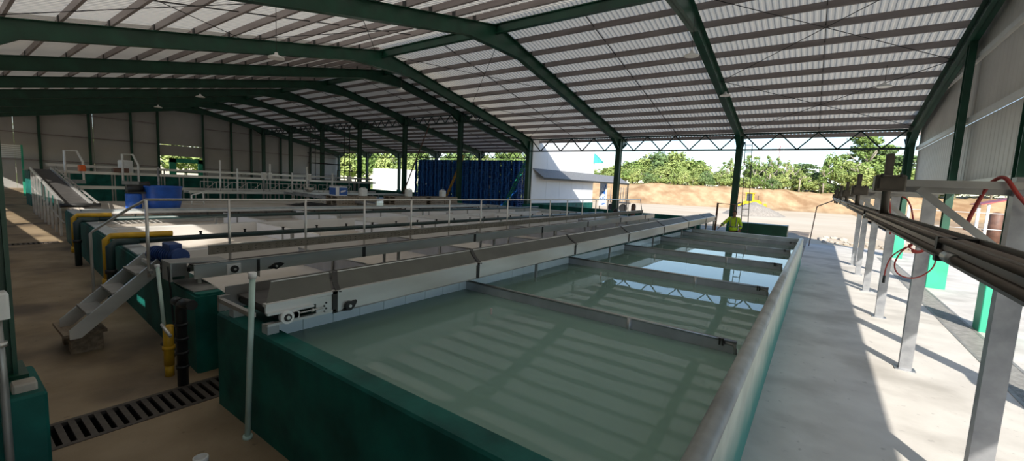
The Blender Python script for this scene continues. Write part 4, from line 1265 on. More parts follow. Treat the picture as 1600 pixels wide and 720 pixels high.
# wire stands: frames with crossed legs
def stand(y, label):
    t = thing('wire_stand', (-27.05, y, 1.28), label, 'stand', 'wire stands on the low roller table')
    for x in (-27.3, -26.8):
        MB().tube([(x, y - 0.28, 1.29), (x, y - 0.28, 1.78), (x, y + 0.28, 1.78), (x, y + 0.28, 1.29), (x, y - 0.28, 1.29)], 0.018, 6).build('frame', M['steel'], t)
    MB().tube([(-26.8, y - 0.26, 1.30), (-26.8, y + 0.26, 1.76)], 0.014, 6).build('brace', M['steel'], t)
    for (yy, zz) in ((y - 0.28, 1.77), (y + 0.28, 1.77), (y, 1.53)):
        MB().cyl((-27.3, yy, zz), (-26.8, yy, zz), 0.014, 6).build('rung', M['steel'], t)
for k in range(11):
    stand(9.2 + k * 0.78 + (0.25 if k > 3 else 0) + (0.25 if k > 7 else 0), 'steel wire stand, ' + nth(k) + ' from the doorway end of the low roller table')

# white pipe portals and posts of the lines
def portal_pipe(y, label):
    t = thing('pipe_portal', (-29.6, y, 0), label, 'frame')
    MB().tube([(-29.6, y - 0.30, 1.6), (-29.6, y - 0.30, 3.0), (-29.6, y + 0.12, 3.02), (-29.55, y + 0.32, 2.5), (-29.55, y + 0.32, 1.5)], 0.05, 8).build('pipe', M['white'], t)
    MB().box(-29.68, -29.50, y - 0.36, y + 0.38, 1.44, 1.62).build('foot_clamp', M['galv'], t)
portal_pipe(4.45, 'white bent pipe portal over the top of the sloping belt')
portal_pipe(6.55, 'white bent pipe portal beside the white machine cover')
for (x, y, z0, z1, lab) in ((-28.2, 11.1, 0, 2.56, 'white post with orange tag among the wire stands'), (-28.2, 7.36, 0, 2.45, 'grey post in front of the bright doorway'), (-28.6, 10.35, 0, 3.0, 'tall white post nearest the doorway'), (-28.4, 13.05, 0, 2.98, 'tall white post behind the grey box pair'), (-28.2, 14.35, 0, 2.5, 'white post beside the steel bowl'), (-28.4, 15.45, 0, 2.95, 'tall white post behind the single grey box'), (-28.2, 17.2, 0, 2.6, 'white post behind the printed carton')):
    tag(MB().tube([(x, y, z0), (x, y, z1)], 0.05, 8).build('line_post', M['white'] if 'white' in lab else M['galv']), lab, 'post')
for (y, z, w, lab) in ((12.5, 2.0, 0.25, 'left grey control box of the pair on the sorting line'), (12.85, 2.0, 0.2, 'right grey control box of the pair on the sorting line'), (15.35, 2.05, 0.28, 'single grey control box on the sorting line'), (18.4, 2.03, 0.3, 'grey control box nearest the lean-to opening')):
    t = thing('control_box', (-28.0, y, z), lab, 'box')
    MB().cham(-28.1, -27.9, y - w / 2, y + w / 2, z, z + 0.42, 0.02).build('body', M['white'], t)
    MB().box(-27.9, -27.892, y - w / 2 + 0.03, y + w / 2 - 0.03, z + 0.04, z + 0.36).build('door', M['trim'], t)
    MB().box(-28.03, -27.97, y - 0.03, y + 0.03, 0, z).build('stem', M['galv'], t)
tag(MB().lathe((-27.0, 14.85, 1.30), [(0.10, 0), (0.25, 0.10), (0.30, 0.28), (0.28, 0.28), (0.22, 0.1)], 18).build('steel_bowl', M['steel']), 'round steel bowl on the low roller table', 'bowl')
tag(MB().cham(-29.9, -29.45, 4.62, 4.86, 2.05, 2.35, 0.05).build('warning_lamp', M['orange']), 'orange warning lamp on the roller line by the sloping belt', 'lamp')
t = thing('machine_cover', (-30.1, 6.45, 2.05), 'white machine cover on the roller line at left', 'machine')
MB().cham(-30.35, -29.85, 6.2, 6.75, 2.05, 2.7, 0.06).build('body', M['white'], t)
MB().box(-29.85, -29.6, 5.9, 6.5, 2.05, 2.28).build('guard', M['rust'], t)
# low angled chute on the deck
t = thing('chute', (-23.0, 16, 0.88), 'long pale sloping chute running from the line down across the deck', 'chute')
MB().bar((-26.4, 13.2, 1.22), (-19.6, 14.2, 1.0), 0.5, 0.03).build('bed', M['steel'], t)
for s in (-0.27, 0.27):
    MB().bar((-26.4, 13.2 + s, 1.26), (-19.6, 14.2 + s, 1.05), 0.03, 0.14).build('side_rail', M['galv'], t)
for k in range(4):
    x = -25.6 + k * 1.3
    zb = 0 if x < -24.5 else 0.88
    MB().box(x - 0.025, x + 0.025, 13.1 + 0.15 * k, 13.15 + 0.15 * k, zb, 1.2 - 0.043 * k).build('leg', M['steel'], t)
# white slats built for louvre sun stripes, green posts, by the near wall
t = thing('sun_stripe_slats', (-45, 3.9, 0), 'white slats standing for sun stripes, with green end post at far left', 'stand-in')
for k in range(7):
    MB().box(-45.05, -44.95, 3.3, 4.22, 2.62 + k * 0.13, 2.69 + k * 0.13).build('slat', M['white'], t)
MB().box(-45.08, -44.92, 4.22, 4.32, 0, 3.5).build('end_post', M['green_light'], t)
MB().box(-45.08, -44.92, 3.2, 3.3, 0, 3.5).build('end_post', M['green_light'], t)

# scaffold tower of thin pipes near the far lean-to
t = thing('scaffold', (-41, 24, 0), 'thin pipe scaffold tower standing by the far columns', 'scaffold')
for (x, y) in ((-40, 22.6), (-40, 26.3), (-42, 23.2), (-42, 27.0)):
    MB().cyl((x, y, 0), (x, y, 7.6), 0.04, 6).build('upright', M['dark'], t)
for z in (2.0, 3.6, 4.6, 5.9):
    MB().cyl((-40, 22.3, z), (-40, 26.6, z), 0.03, 6).build('rail', M['dark'], t)
    MB().cyl((-42, 22.9, z), (-42, 27.3, z), 0.03, 6).build('rail', M['dark'], t)
    MB().cyl((-40, 22.6, z), (-42, 23.2, z), 0.03, 6).build('rail', M['dark'], t)
    MB().cyl((-40, 26.3, z), (-42, 27.0, z), 0.03, 6).build('rail', M['dark'], t)
t = thing('pipe_rail', (-34, 22.2, 0), 'bent pipe guard rail in front of the bright lean-to opening', 'railing')
MB().tube([(-34, 21.2, 0), (-34, 21.2, 2.9), (-34, 23.8, 2.9), (-34, 24.4, 2.4), (-34, 24.4, 0)], 0.045, 8).build('rail', M['dark'], t)
MB().cyl((-34, 21.2, 2.0), (-34, 24.4, 2.0), 0.03, 6).build('rail_bar', M['dark'], t)

# ------------------------------------------------------------------ blue plastic pallets stacked in the lean-to
def blue_pallet_mesh():
    mb = MB()
    for k in range(3):
        for j in range(3):
            mb.box(-0.55 + k * 0.475, -0.40 + k * 0.475, -0.5 + j * 0.43, -0.36 + j * 0.43, 0.02, 0.132)
    mb.box(-0.57, 0.57, -0.02, 0.02, 0.0, 0.132)
    mb.box(-0.58, 0.58, -0.5, 0.5, 0.132, 0.166)
    for k in range(3):
        mb.box(-0.58 + k * 0.505, -0.43 + k * 0.505, -0.5, 0.5, 0, 0.02)
    return mb
bp0 = None
xs = [-21.55 - 1.19 * i for i in range(11)]
for i, x in enumerate(xs):
    for k in range(27):
        if bp0 is None:
            bp0 = blue_pallet_mesh().build('blue_pallet', M['pallet_blue'])
            o = bp0
        else:
            o = bp0.copy(); COL.objects.link(o)
        o.location = (x + 0.02 * math.sin(k * 2.1 + i), 30.4 + 0.03 * math.sin(k * 1.3 + i * 2), k * 0.166)
        o.rotation_euler = (0, 0, 0.02 * math.sin(k * 3.3 + i))
        tag(o, 'blue pallet, ' + nth(26 - k) + ' from the top of the ' + nth(i) + ' stack from the white end wall', 'pallet', 'blue plastic pallets in high stacks')

# ladders
def ladder(name, p, q, w, n, material, label, side=(1, 0, 0), r=0.035):
    t = thing(name, p, label, 'ladder')
    p, q, s = Vector(p), Vector(q), Vector(side) * (w / 2)
    for sg in (-1, 1):
        MB().bar(p + s * sg, q + s * sg, r, r * 1.6).build('rail', M[material], t)
    for k in range(n):
        c = p.lerp(q, (k + 0.7) / n)
        MB().bar(c - s, c + s, 0.025, 0.025).build('rung', M[material], t)
ladder('ladder', (-28.9, 23.6, 0), (-27.0, 25.2, 7.1), 0.5, 22, 'rust', 'tall brownish ladder leaning on the truss left of the blue pallets', (0.77, -0.64, 0), 0.05)
ladder('ladder', (-27.95, 27.8, 0), (-26.95, 29.5, 4.9), 0.45, 15, 'yellow', 'yellow ladder leaning on the blue pallet stacks', (0.86, -0.5, 0), 0.05)
ladder('ladder', (-20.9, 27.4, 0), (-19.75, 29.4, 4.7), 0.45, 15, 'green_light', 'green ladder leaning at the right end of the blue pallets', (0.86, -0.5, 0), 0.05)
ladder('ladder', (-3.04, 25.15, 0), (-3.30, 25.3, 5.15), 0.32, 14, 'rod', 'dark steel ladder standing beside the far column behind the person', (1, 0, 0), 0.03)

# ------------------------------------------------------------------ hanging lamps
def lamp(x, y, zroof, drop, label):
    z = zroof - drop
    t = thing('hanging_lamp', (x, y, z), label, 'lamp', 'hanging lamps under the roof')
    MB().cyl((x, y, z + 0.12), (x, y, zroof), 0.008, 6).build('cord', M['rod'], t)
    MB().lathe((x, y, z), [(0.21, 0.0), (0.205, 0.03), (0.12, 0.07), (0.05, 0.10), (0.04, 0.16)], 20).build('shade', M['lamp_white'], t)
lamp(-12.4, 5.9, top1(5.9) + 0.1, 1.45, 'white hanging lamp under the left roof slope, nearest of all')
lamp(FX[1] + 0.17, 13.83, top1(13.83) - 0.45, 1.15, 'white hanging lamp by the second rafter near the ridge')
lamp(FX[1] + 0.17, 19.5, top1(19.5) - 0.45, 0.08, 'white lamp close under the second rafter halfway down')
lamp(1.37, 19.4, top1(19.4) + 0.05, 0.72, 'white hanging lamp in the end bay near the right wall')
lamp(FX[3] + 0.22, 13.9, top1(13.9) - 0.45, 1.0, 'white hanging lamp by the fourth rafter near the ridge')
lamp(FX[3] + 0.14, 19.3, top1(19.3) - 0.45, 0.45, 'white lamp just below the fourth rafter over the middle columns')
lamp(-27.2, 9.0, top2(9.0), 1.3, 'small white hanging lamp far left, the right one of a pair')
lamp(-34.0, 9.0, top2(9.0), 1.4, 'small white hanging lamp far left, the left one of a pair')

# conduit with white box on the near pillar
t = thing('conduit', (-3.5, 0.20, 0), 'thin grey conduit with white junction box before the near green pedestal', 'pipe')
MB().tube([(-3.5, 0.205, 0), (-3.5, 0.205, 0.9), (-3.505, 0.206, 1.2), (-3.5, 0.20, 1.56)], 0.018, 8).build('pipe', M['steel_dull'], t)
MB().cham(-3.545, -3.455, 0.135, 0.245, 1.555, 1.70, 0.012).build('junction_box', M['white'], t)
MB().cyl((-3.5, 0.205, 1.40), (-3.5, 0.205, 1.425), 0.027, 10).build('clip', M['steel'], t)
tag(MB().cham(-3.72, -3.62, 0.24, 0.34, PED, PED + 0.05, 0.01).build('mortar_block', M['rock']), 'small grey block lying on the near green pedestal', 'block')

# ------------------------------------------------------------------ canopy, signs, things beyond the far wall
t = thing('wall_canopy', (-16.4, 34, 3.3), 'grey sloping canopy fixed along the white end wall', 'canopy')
mb = MB()
A, B = Vector((-17.0, 25.95, 3.62)), Vector((-17.0, 42.0, 4.05))
Cc, Dd = Vector((-16.5, 43.8, 3.05)), Vector((-16.5, 26.85, 2.97))
B = Vector((-17.0, 42.0, 3.72))
mb.quad(tuple(A), tuple(B), tuple(Cc), tuple(Dd))
mb.quad(*[tuple(p + Vector((0, 0, 0.05))) for p in (Dd, Cc, B, A)])
mb.quad(tuple(Dd), tuple(Cc), tuple(Cc + Vector((0, 0, 0.05))), tuple(Dd + Vector((0, 0, 0.05))))
mb.quad(tuple(A), tuple(Dd), tuple(Dd + Vector((0, 0, 0.05))), tuple(A + Vector((0, 0, 0.05))))
mb.quad(tuple(B), tuple(Cc), tuple(Cc + Vector((0, 0, 0.05))), tuple(B + Vector((0, 0, 0.05))))
mb.build('sheet', M['awning'], t)
MB().bar(Dd, Cc, 0.06, 0.14).build('gutter', M['dark'], t)
for k in range(6):
    y = 26.9 + k * 3.0
    MB().bar((-17.0, y, 3.58), (-16.52, y, 2.98), 0.05, 0.06).build('bracket', M['dark'], t)
MB().box(-16.58, -16.48, 43.6, 43.7, 0, 3.0).build('end_post', M['dark'], t)
tag(MB().ext([(-16.98, 5.55), (-16.2, 4.85), (-16.2, 4.75), (-16.98, 4.7)], 'y', 35.9, 36.25).build('eave_awning', M['teal']), 'teal sheet jutting from the corner of the white end wall', 'awning')
t = thing('notice_board', (-18.4, 39.0, 0), 'blue and white printed board beyond the white wall corner', 'sign')
MB().box(-17.45, -16.95, 38.95, 39.0, 0.9, 3.1).build('board', M['sign_blue'], t)
MB().box(-17.6, -16.85, 38.99, 39.05, 0.8, 3.2).build('backing', M['white'], t)
MB().box(-17.55, -17.48, 38.99, 39.05, 0, 0.8).build('post', M['dark'], t)
t = thing('trailer', (-18, 46, 0), 'grey slatted trailer body parked behind the far column', 'trailer')
MB().box(-19.0, -17.2, 45.0, 46.6, 0.95, 1.05).build('bed', M['dark'], t)
for k in range(7):
    MB().box(-19.0 + k * 0.29, -18.94 + k * 0.29, 45.0, 45.05, 1.05, 2.7).build('slat', M['galv'], t)
for x in (-18.8, -17.5):
    MB().cyl((x, 45.1, 0.45), (x, 45.35, 0.45), 0.45, 16).build('wheel', M['black'], t)
t = thing('bollard', (-9.17, 25.4, 0), 'dark round topped bollard at the end of the handrail', 'bollard')
MB().lathe((-9.17, 25.4, 0), [(0.14, 0), (0.14, 1.5), (0.10, 1.58), (0.03, 1.62)], 14).build('body', M['rust'], t)
t = thing('gate_valve', (-10.25, 25.3, 0), 'dark round valve head on a stem by the low far wall', 'valve')
MB().lathe((-10.25, 25.3, 0.95), [(0.05, 0), (0.14, 0.06), (0.16, 0.16), (0.10, 0.27), (0.03, 0.30)], 14).build('valve_wheel', M['dark'], t)
MB().lathe((-10.25, 25.3, 0), [(0.06, 0), (0.06, 0.95)], 10).build('valve_stem', M['dark'], t)
t = thing('goal_frame', (-3.9, 24, 0), 'rust brown pipe frame beside the far column', 'frame')
MB().tube([(-4.28, 24.0, 0), (-4.25, 24.0, 1.98), (-3.45, 24.0, 1.94), (-3.45, 24, 0)], 0.05, 8).build('pipe', M['rust'], t)

# gravel heap, rubble
def heap_h(x, y):
    d = math.hypot((x + 7.1) / 3.6, (y - 65) / 5.0)
    return -0.05 + max(0, 1 - d) ** 0.8 * 1.8 * (1 + 0.25 * mn.noise((x * .5, y * .5, 4))) + 0.15 * mn.noise((x * 1.6, y * 1.6, 2)) * (1 if d < 1 else 0)
hp = terrain('gravel_heap', -13, -1, 57, 73, 40, 40, heap_h, M['gravel'])
tag(hp, 'low grey gravel heap in front of the yellow bulldozer', 'gravel', kind='stuff')
rk = []
for k in range(26):
    x, y = random.uniform(0.3, 4.4), random.uniform(29, 36)
    bm_ = bmesh.new()
    bmesh.ops.create_icosphere(bm_, subdivisions=1, radius=random.uniform(0.10, 0.30))
    for v in bm_.verts:
        v.co *= random.uniform(0.7, 1.15); v.co.z *= 0.55
    me = D.meshes.new('rubble_stone'); bm_.to_mesh(me); bm_.free(); me.materials.append(M['rock'])
    o = D.objects.new('rubble_stone', me); COL.objects.link(o); o.location = (x, y, 0.03)
    tag(o, 'pale broken concrete lump, ' + nth(k) + ' of the rubble beyond the shaded floor end', 'stone', 'rubble beyond the floor end')

# bulldozer
t = thing('bulldozer', (-10.2, 92, 0), 'yellow bulldozer working at the foot of the orange bank', 'bulldozer')
for s in (-1, 1):
    y = 91.2 + s * 0.95
    mb = MB().ext([(-11.6, 0.25), (-11.3, 0.0), (-9.1, 0.0), (-8.8, 0.25), (-8.8, 0.75), (-9.1, 1.0), (-11.3, 1.0), (-11.6, 0.75)], 'y', y - 0.25, y + 0.25)
    tr_ = mb.build('track', M['dark'], t)
    MB().box(-11.2, -9.2, y - 0.27, y + 0.27, 0.35, 0.65).build('track_frame', M['dozer'], tr_)
MB().ext([(-10.3, 0.8), (-8.75, 0.8), (-8.75, 1.35), (-9.2, 1.75), (-10.3, 1.85)], 'y', 90.6, 91.8).build('hood', M['dozer'], t)
MB().box(-11.7, -10.2, 90.3, 92.1, 0.8, 1.5).build('body', M['dozer'], t)
cb = MB().box(-11.3, -10.2, 90.5, 91.9, 1.5, 2.95).build('cab', M['glass_dark'], t)
for (x, y) in ((-11.3, 90.5), (-10.2, 90.5), (-11.3, 91.9), (-10.2, 91.9)):
    MB().box(x - 0.08, x + 0.08, y - 0.08, y + 0.08, 1.5, 3.0).build('cab_post', M['dozer'], cb)
MB().box(-11.5, -10.0, 90.3, 92.1, 2.95, 3.12).build('cab_roof', M['dozer'], t)
MB().ext([(-8.3, 0.1), (-8.05, 0.35), (-8.0, 0.75), (-8.15, 1.2), (-8.3, 1.2), (-8.18, 0.7)], 'y', 89.6, 92.8).build('blade', M['dozer'], t)
for s in (-1, 1):
    MB().bar((-10.6, 91.2 + s * 1.3, 0.5), (-8.2, 91.2 + s * 1.3, 0.5), 0.15, 0.2).build('push_arm', M['dozer'], t)
MB().cyl((-9.4, 91.2, 1.7), (-9.4, 91.2, 2.6), 0.06, 8).build('exhaust', M['dark'], t)
MB().bar((-11.7, 91.2, 1.1), (-12.6, 91.2, 0.6), 0.25, 0.25).build('ripper', M['dozer'], t)

# shelter with red roof, fence, dark drum (right, outside)
t = thing('red_shelter', (10, 40.5, 0), 'small open shelter with a dusty red roof beyond the fence', 'shelter')
MB().ext([(8.3, 2.62), (10.0, 3.15), (11.8, 2.62), (11.8, 2.56), (10.0, 3.08), (8.3, 2.56)], 'y', 39.4, 42).build('roof', M['red_roof'], t)
for (x, y) in ((8.7, 39.7), (11.4, 39.7), (8.7, 41.7), (11.4, 41.7)):
    MB().box(x - 0.06, x + 0.06, y - 0.06, y + 0.06, 0, 2.65).build('post', M['white'], t)
MB().box(8.9, 11.2, 40.8, 41.4, 0.9, 1.0).build('bench', M['wood'], t)
MB().lathe((9.2, 40.1, 0.1), [(0.32, 0), (0.32, 1.9), (0.2, 2.0), (0.05, 2.05)], 14).build('drum', M['rust'], t)
t = thing('wire_fence', (14, 35, 0), 'white post and rail fence across the orange soil', 'fence')
for k in range(7):
    MB().cyl((4.4 + k * 2.9, 35.0, 0), (4.4 + k * 2.9, 35.0, 2.36), 0.07, 8).build('post', M['white'], t)
for z in (1.2, 2.1):
    MB().cyl((4.4, 35.0, z), (21.8, 35.0, z), 0.022, 6).build('rail', M['white'], t)
t = thing('white_container', (-64, 51, 0), 'white container standing in the sun beyond the lean-to opening', 'container')
MB().box(-68.5, -60.0, 50, 53, 0.15, 4.2).build('body', M['white'], t)
for k in range(9):
    MB().box(-68.2 + k * 1.0, -68.0 + k * 1.0, 49.95, 50, 0.3, 4.1).build('rib', M['white'], t)
MB().box(-68.5, -60.0, 49.9, 53.1, 0, 0.18).build('skid', M['dark'], t)
# radio mast far away
t = thing('radio_mast', (-15, 200, 0), 'faint red and white lattice mast far behind the trees', 'mast')
for (dx, dy) in ((-.35, -.35), (.35, -.35), (0, .4)):
    MB().bar((-15 + dx, 200 + dy, 0), (-15 + dx * .6, 200 + dy * .6, 23), 0.14, 0.14).build('leg', M['red_roof'], t)
for k in range(12):
    z = 1 + k * 1.9
    MB().bar((-15.3, 199.7, z), (-14.7, 199.7, z + 1.9), 0.08, 0.08).build('lattice', M['white'], t)
for k in range(3):
    a = k * 2.1
    MB().box(-15 + 1.4 * math.cos(a) - .2, -15 + 1.4 * math.cos(a) + .2, 200 + math.sin(a) - .1, 200 + math.sin(a) + .1, 20.6, 22.6).build('antenna', M['white'], t)
MB().box(-16.3, -13.7, 199.9, 200.1, 21, 21.15).build('platform', M['white'], t)
#PART4
# ------------------------------------------------------------------ trees
def crown_mesh(name, material, seed, shape, clumps, per, leaf, flat=1.0):
    """leaf clumps spread over an ellipsoid of radius 1 x 1 x 1 (scaled later); shape(u) gives the clump centres"""
    rnd = random.Random(seed)
    v, f = [], []
    for c in range(clumps):
        cx, cy, cz, cr = shape(rnd)
        for k in range(per):
            while True:
                d = Vector((rnd.uniform(-1, 1), rnd.uniform(-1, 1), rnd.uniform(-1, 1)))
                if 0.2 < d.length < 1: break
            d = d.normalized() * (0.55 + 0.45 * rnd.random())
            p = Vector((cx, cy, cz)) + Vector((d.x * cr, d.y * cr, d.z * cr * flat))
            nrm = (d + Vector((rnd.uniform(-.7, .7), rnd.uniform(-.7, .7), rnd.uniform(-.3, .9)))).normalized()
            a = nrm.orthogonal().normalized(); bb = nrm.cross(a)
            t = rnd.uniform(0, 6.28); a, bb = a * math.cos(t) + bb * math.sin(t), bb * math.cos(t) - a * math.sin(t)
            L = leaf * rnd.uniform(0.6, 1.3); W = L * rnd.uniform(0.4, 0.7)
            n = len(v)
            v += [tuple(p - a * L), tuple(p + bb * W), tuple(p + a * L), tuple(p - bb * W)]
            f.append((n, n + 1, n + 2, n + 3))
    me = D.meshes.new(name)
    me.from_pydata(v, [], f)
    me.materials.append(material)
    return me
def sh_dome(r):
    while True:
        p = Vector((r.uniform(-1, 1), r.uniform(-1, 1), r.uniform(-0.55, 1)))
        if 0.45 < p.length < 0.95: break
    return (p.x * 0.85, p.y * 0.85, p.z * 0.8, r.uniform(0.20, 0.34))
def sh_airy(r):
    a, h = r.uniform(0, 6.28), r.uniform(-0.9, 0.9)
    q = (1 - abs(h) ** 2) * r.uniform(0.2, 0.8)
    return (q * math.cos(a), q * math.sin(a), h, r.uniform(0.12, 0.24))
def sh_flat(r):
    a = r.uniform(0, 6.28); q = r.uniform(0.1, 0.95)
    lay = r.choice((-0.5, -0.1, 0.3, 0.65, 0.9))
    q *= 1.0 - max(0, lay) * 0.35
    return (q * math.cos(a), q * math.sin(a), lay + r.uniform(-.10, .10), r.uniform(0.20, 0.34))
CR = {
 'dome': [crown_mesh('crown', M['leaf_a'], 1, sh_dome, 46, 70, 0.075), crown_mesh('crown', M['leaf_b'], 2, sh_dome, 46, 70, 0.075), crown_mesh('crown', M['leaf_c'], 8, sh_dome, 46, 70, 0.075)],
 'airy': [crown_mesh('crown', M['leaf_b'], 3, sh_airy, 26, 46, 0.075), crown_mesh('crown', M['leaf_a'], 4, sh_airy, 24, 46, 0.075)],
 'flat': [crown_mesh('crown', M['leaf_c'], 5, sh_flat, 60, 70, 0.07, 0.55), crown_mesh('crown', M['leaf_a'], 6, sh_flat, 60, 70, 0.07, 0.55)],
}
LAB = {'dome': 'broad dense green tree with a rounded crown on the bank', 'airy': 'slim tree with pale bare trunk and thin crown on the bank', 'flat': 'spreading tree with layered flat branches above the bank'}
NTREE = 0
rr0 = random.Random(21)
def tree(kind, x, y, zb, zt, rx, var, label=None, group='trees on the bank beyond the yard'):
    global NTREE
    NTREE += 1
    r = random.Random(NTREE * 13)
    nm = {'dome': 'broad_tree', 'airy': 'slim_tree', 'flat': 'spreading_tree'}[kind]
    t = thing(nm, (x, y, zb), label or LAB[kind], 'tree', group)
    H = zt - zb
    if kind == 'dome':
        cz, rz = zb + H * 0.56, H * 0.50
    elif kind == 'airy':
        cz, rz = zb + H * 0.68, H * 0.34
    else:
        cz, rz = zb + H * 0.68, H * 0.34
    lean = r.uniform(-0.06, 0.06) * H
    tw = 0.10 + 0.012 * H
    mb = MB().tube([(x, y, zb - 0.4), (x + lean * 0.3, y, zb + H * 0.3), (x + lean, y, cz)], tw, 7)
    mb.build('trunk', M['bark'], t)
    bmh = MB()
    for k in range(5):
        a = r.uniform(0, 6.28); hh = r.uniform(0.30, 0.6)
        q = rx * r.uniform(0.4, 0.8)
        bmh.tube([(x + lean * hh, y, zb + H * hh), (x + lean + q * 0.5 * math.cos(a), y + q * 0.5 * math.sin(a), zb + H * (hh + 0.15)), (x + lean + q * math.cos(a), y + q * math.sin(a), min(zt - 0.3, zb + H * (hh + 0.28)))], tw * 0.5, 5)
    tag(bmh.build('branches', M['bark'], t), kind='stuff')
    o = D.objects.new('crown', CR[kind][var % len(CR[kind])])
    COL.objects.link(o); o.parent = t
    o.location = (lean, 0, cz - zb)
    o.scale = (rx, rx, rz)
    o.rotation_euler = (0, 0, r.uniform(0, 6.28))
    tag(o, kind='stuff')
    return t
# the big dome of trees left of the far column
for (x, y, zt, rx, v) in ((-44, 108, 9.0, 4.2, 1), (-40.5, 110, 10.4, 4.6, 0), (-36.5, 112, 12.0, 5.0, 1), (-33, 110, 12.9, 5.2, 2), (-29.5, 109, 12.6, 4.8, 1), (-26, 111, 11.0, 4.4, 0), (-23.2, 108, 9.2, 3.4, 1), (-38, 105, 8.2, 3.6, 1), (-31, 105.5, 8.8, 4.0, 1), (-25.5, 105, 7.8, 3.2, 1), (-48, 112, 8.6, 4.0, 0), (-53, 110, 8.0, 4.0, 1), (-58, 108, 7.6, 4.2, 0)):
    tree('dome', x, y, 3.9, zt, rx, v)
for (x, y, zt, rx, v) in ((-35, 103.5, 8.0, 1.5, 0), (-32.4, 103, 7.6, 1.3, 0), (-28.6, 103.6, 7.9, 1.4, 0), (-41.5, 103.5, 7.2, 1.4, 0), (-22.0, 104, 6.6, 1.5, 0), (-18.6, 108, 9.9, 1.9, 1), (-17.2, 110, 10.8, 1.8, 0), (-16.2, 107, 7.6, 1.4, 0), (-13.8, 109, 11.4, 2.3, 1), (-12.0, 107, 11.0, 2.2, 1), (-10.4, 110, 11.4, 2.3, 1), (-9.2, 106, 8.8, 1.6, 0), (-8.0, 109, 10.9, 2.2, 1), (-6.6, 107, 10.2, 2.0, 0), (-5.2, 108, 9.6, 1.8, 1), (-11.2, 105, 7.2, 1.4, 0), (-3.8, 106, 8.2, 1.6, 0), (0.2, 106, 9.0, 1.8, 1)):
    tree('airy', x, y, 4.2, zt, rx, v)
for (x, y, zt, rx, v) in ((-13, 113, 10.2, 2.6, 0), (-9.4, 113, 10.3, 2.6, 2), (-6.2, 113, 9.4, 2.5, 2), (-3.6, 112, 8.8, 2.4, 2), (-1.2, 111, 8.6, 2.4, 2), (1.2, 108, 11.8, 2.4, 0), (3.4, 108, 10.6, 3.2, 1), (5.6, 106, 9.4, 3.4, 1), (8.4, 107, 9.6, 3.6, 0), (11.6, 108, 9.4, 3.8, 1), (15, 108, 9.5, 3.8, 0), (19, 107, 9.5, 4.0, 2), (23.5, 107, 9.8, 4.2, 0), (28.5, 107, 9.8, 4.4, 1), (33.5, 108, 10, 4.6, 2), (39, 108, 10, 4.6, 0), (45, 108, 10, 5, 1), (51, 108, 10, 5, 2), (57, 108, 10, 5, 0)):
    tree('dome', x, y, 4.0, zt, rx, v)
for (x, y, zt, rx, v) in ((-3.2, 112, 9.7, 3.0, 0), (7.2, 112, 15.6, 4.4, 1), (9.6, 115, 13.6, 4.6, 0), (13.6, 113, 11.4, 4.0, 0), (-20.0, 114, 8.0, 2.2, 0)):
    tree('flat', x, y, 4.1, zt, rx, v)
for k in range(34):
    x = -52 + k * 2.15 + rr0.uniform(-.6, .6)
    tree('dome', x, foot(x) + 8.8 + rr0.uniform(0, 2.5), 3.3, rr0.uniform(6.0, 7.6), rr0.uniform(1.7, 2.5), rr0.choice((0, 1, 1, 2)))
# scrub along the crest, all one growth
sc = MB()
rr = random.Random(5)
for k in range(2600):
    x = rr.uniform(-60, 60); y = foot(x) + 8.5 + rr.random() ** 1.5 * 5
    z = bank_h(x, y) + rr.random() ** 2 * 1.3
    a = rr.uniform(0, 6.28); L = rr.uniform(0.12, 0.34)
    d1 = Vector((math.cos(a), math.sin(a), rr.uniform(-.3, .8))) * L; d2 = Vector((-math.sin(a), math.cos(a), rr.uniform(-.2, .6))) * L * 0.6
    p = Vector((x, y, z))
    sc.quad(tuple(p - d1), tuple(p + d2), tuple(p + d1), tuple(p - d2))
tag(sc.build('scrub_foliage', M['leaf_b'], None, fix=False), 'low yellow green scrub along the crest of the orange bank', 'scrub', kind='stuff')
# bright trees beyond the lean-to opening
for k, (x, y, zt, rx, v) in enumerate(((-72, 62, 7.5, 4.2, 1), (-80, 64, 9.0, 4.6, 1), (-89, 66, 9.5, 5.0, 0), (-97, 64, 9.5, 5.0, 1), (-106, 66, 10, 5.0, 1), (-64, 66, 8.0, 4.2, 0), (-57, 68, 8.5, 4.2, 1), (-50, 70, 8.5, 4.2, 0), (-113, 60, 9.0, 5.0, 0), (-84, 74, 12, 5.4, 0), (-70, 76, 12, 5.4, 2), (-58, 78, 11, 5.0, 0))):
    tree('dome', x, y, 0.2, zt, rx, v, 'bright green tree seen beyond the lean-to opening', 'trees beyond the lean-to')
for k, (x, y, zt, rx, v) in enumerate(((-78, 8, 7, 4, 1), (-80, 16, 8, 4.4, 0), (-79, 24, 8, 4.4, 1), (-82, 31, 8, 4.4, 0))):
    tree('dome', x, y, 0.0, zt, rx, v, 'bright green tree seen through the doorway of the far wall', 'trees beyond the doorway')

for nm, txt in (('broad_tree', 'dense rounded green tree'), ('slim_tree', 'slim tree with pale bare trunk'), ('spreading_tree', 'spreading tree with layered flat branches')):
    for grp, where in (('trees on the bank beyond the yard', 'along the bank'), ('trees beyond the lean-to', 'beyond the lean-to opening'), ('trees beyond the doorway', 'through the far doorway')):
        row = sorted((o for o in COL.objects if o.type == 'EMPTY' and o.name.startswith(nm) and o.get('group') == grp), key=lambda o: o.location.x / (o.location.y + 1))
        for k, o in enumerate(row):
            o['label'] = txt + ', ' + nth(k) + ' of its kind from the left ' + where
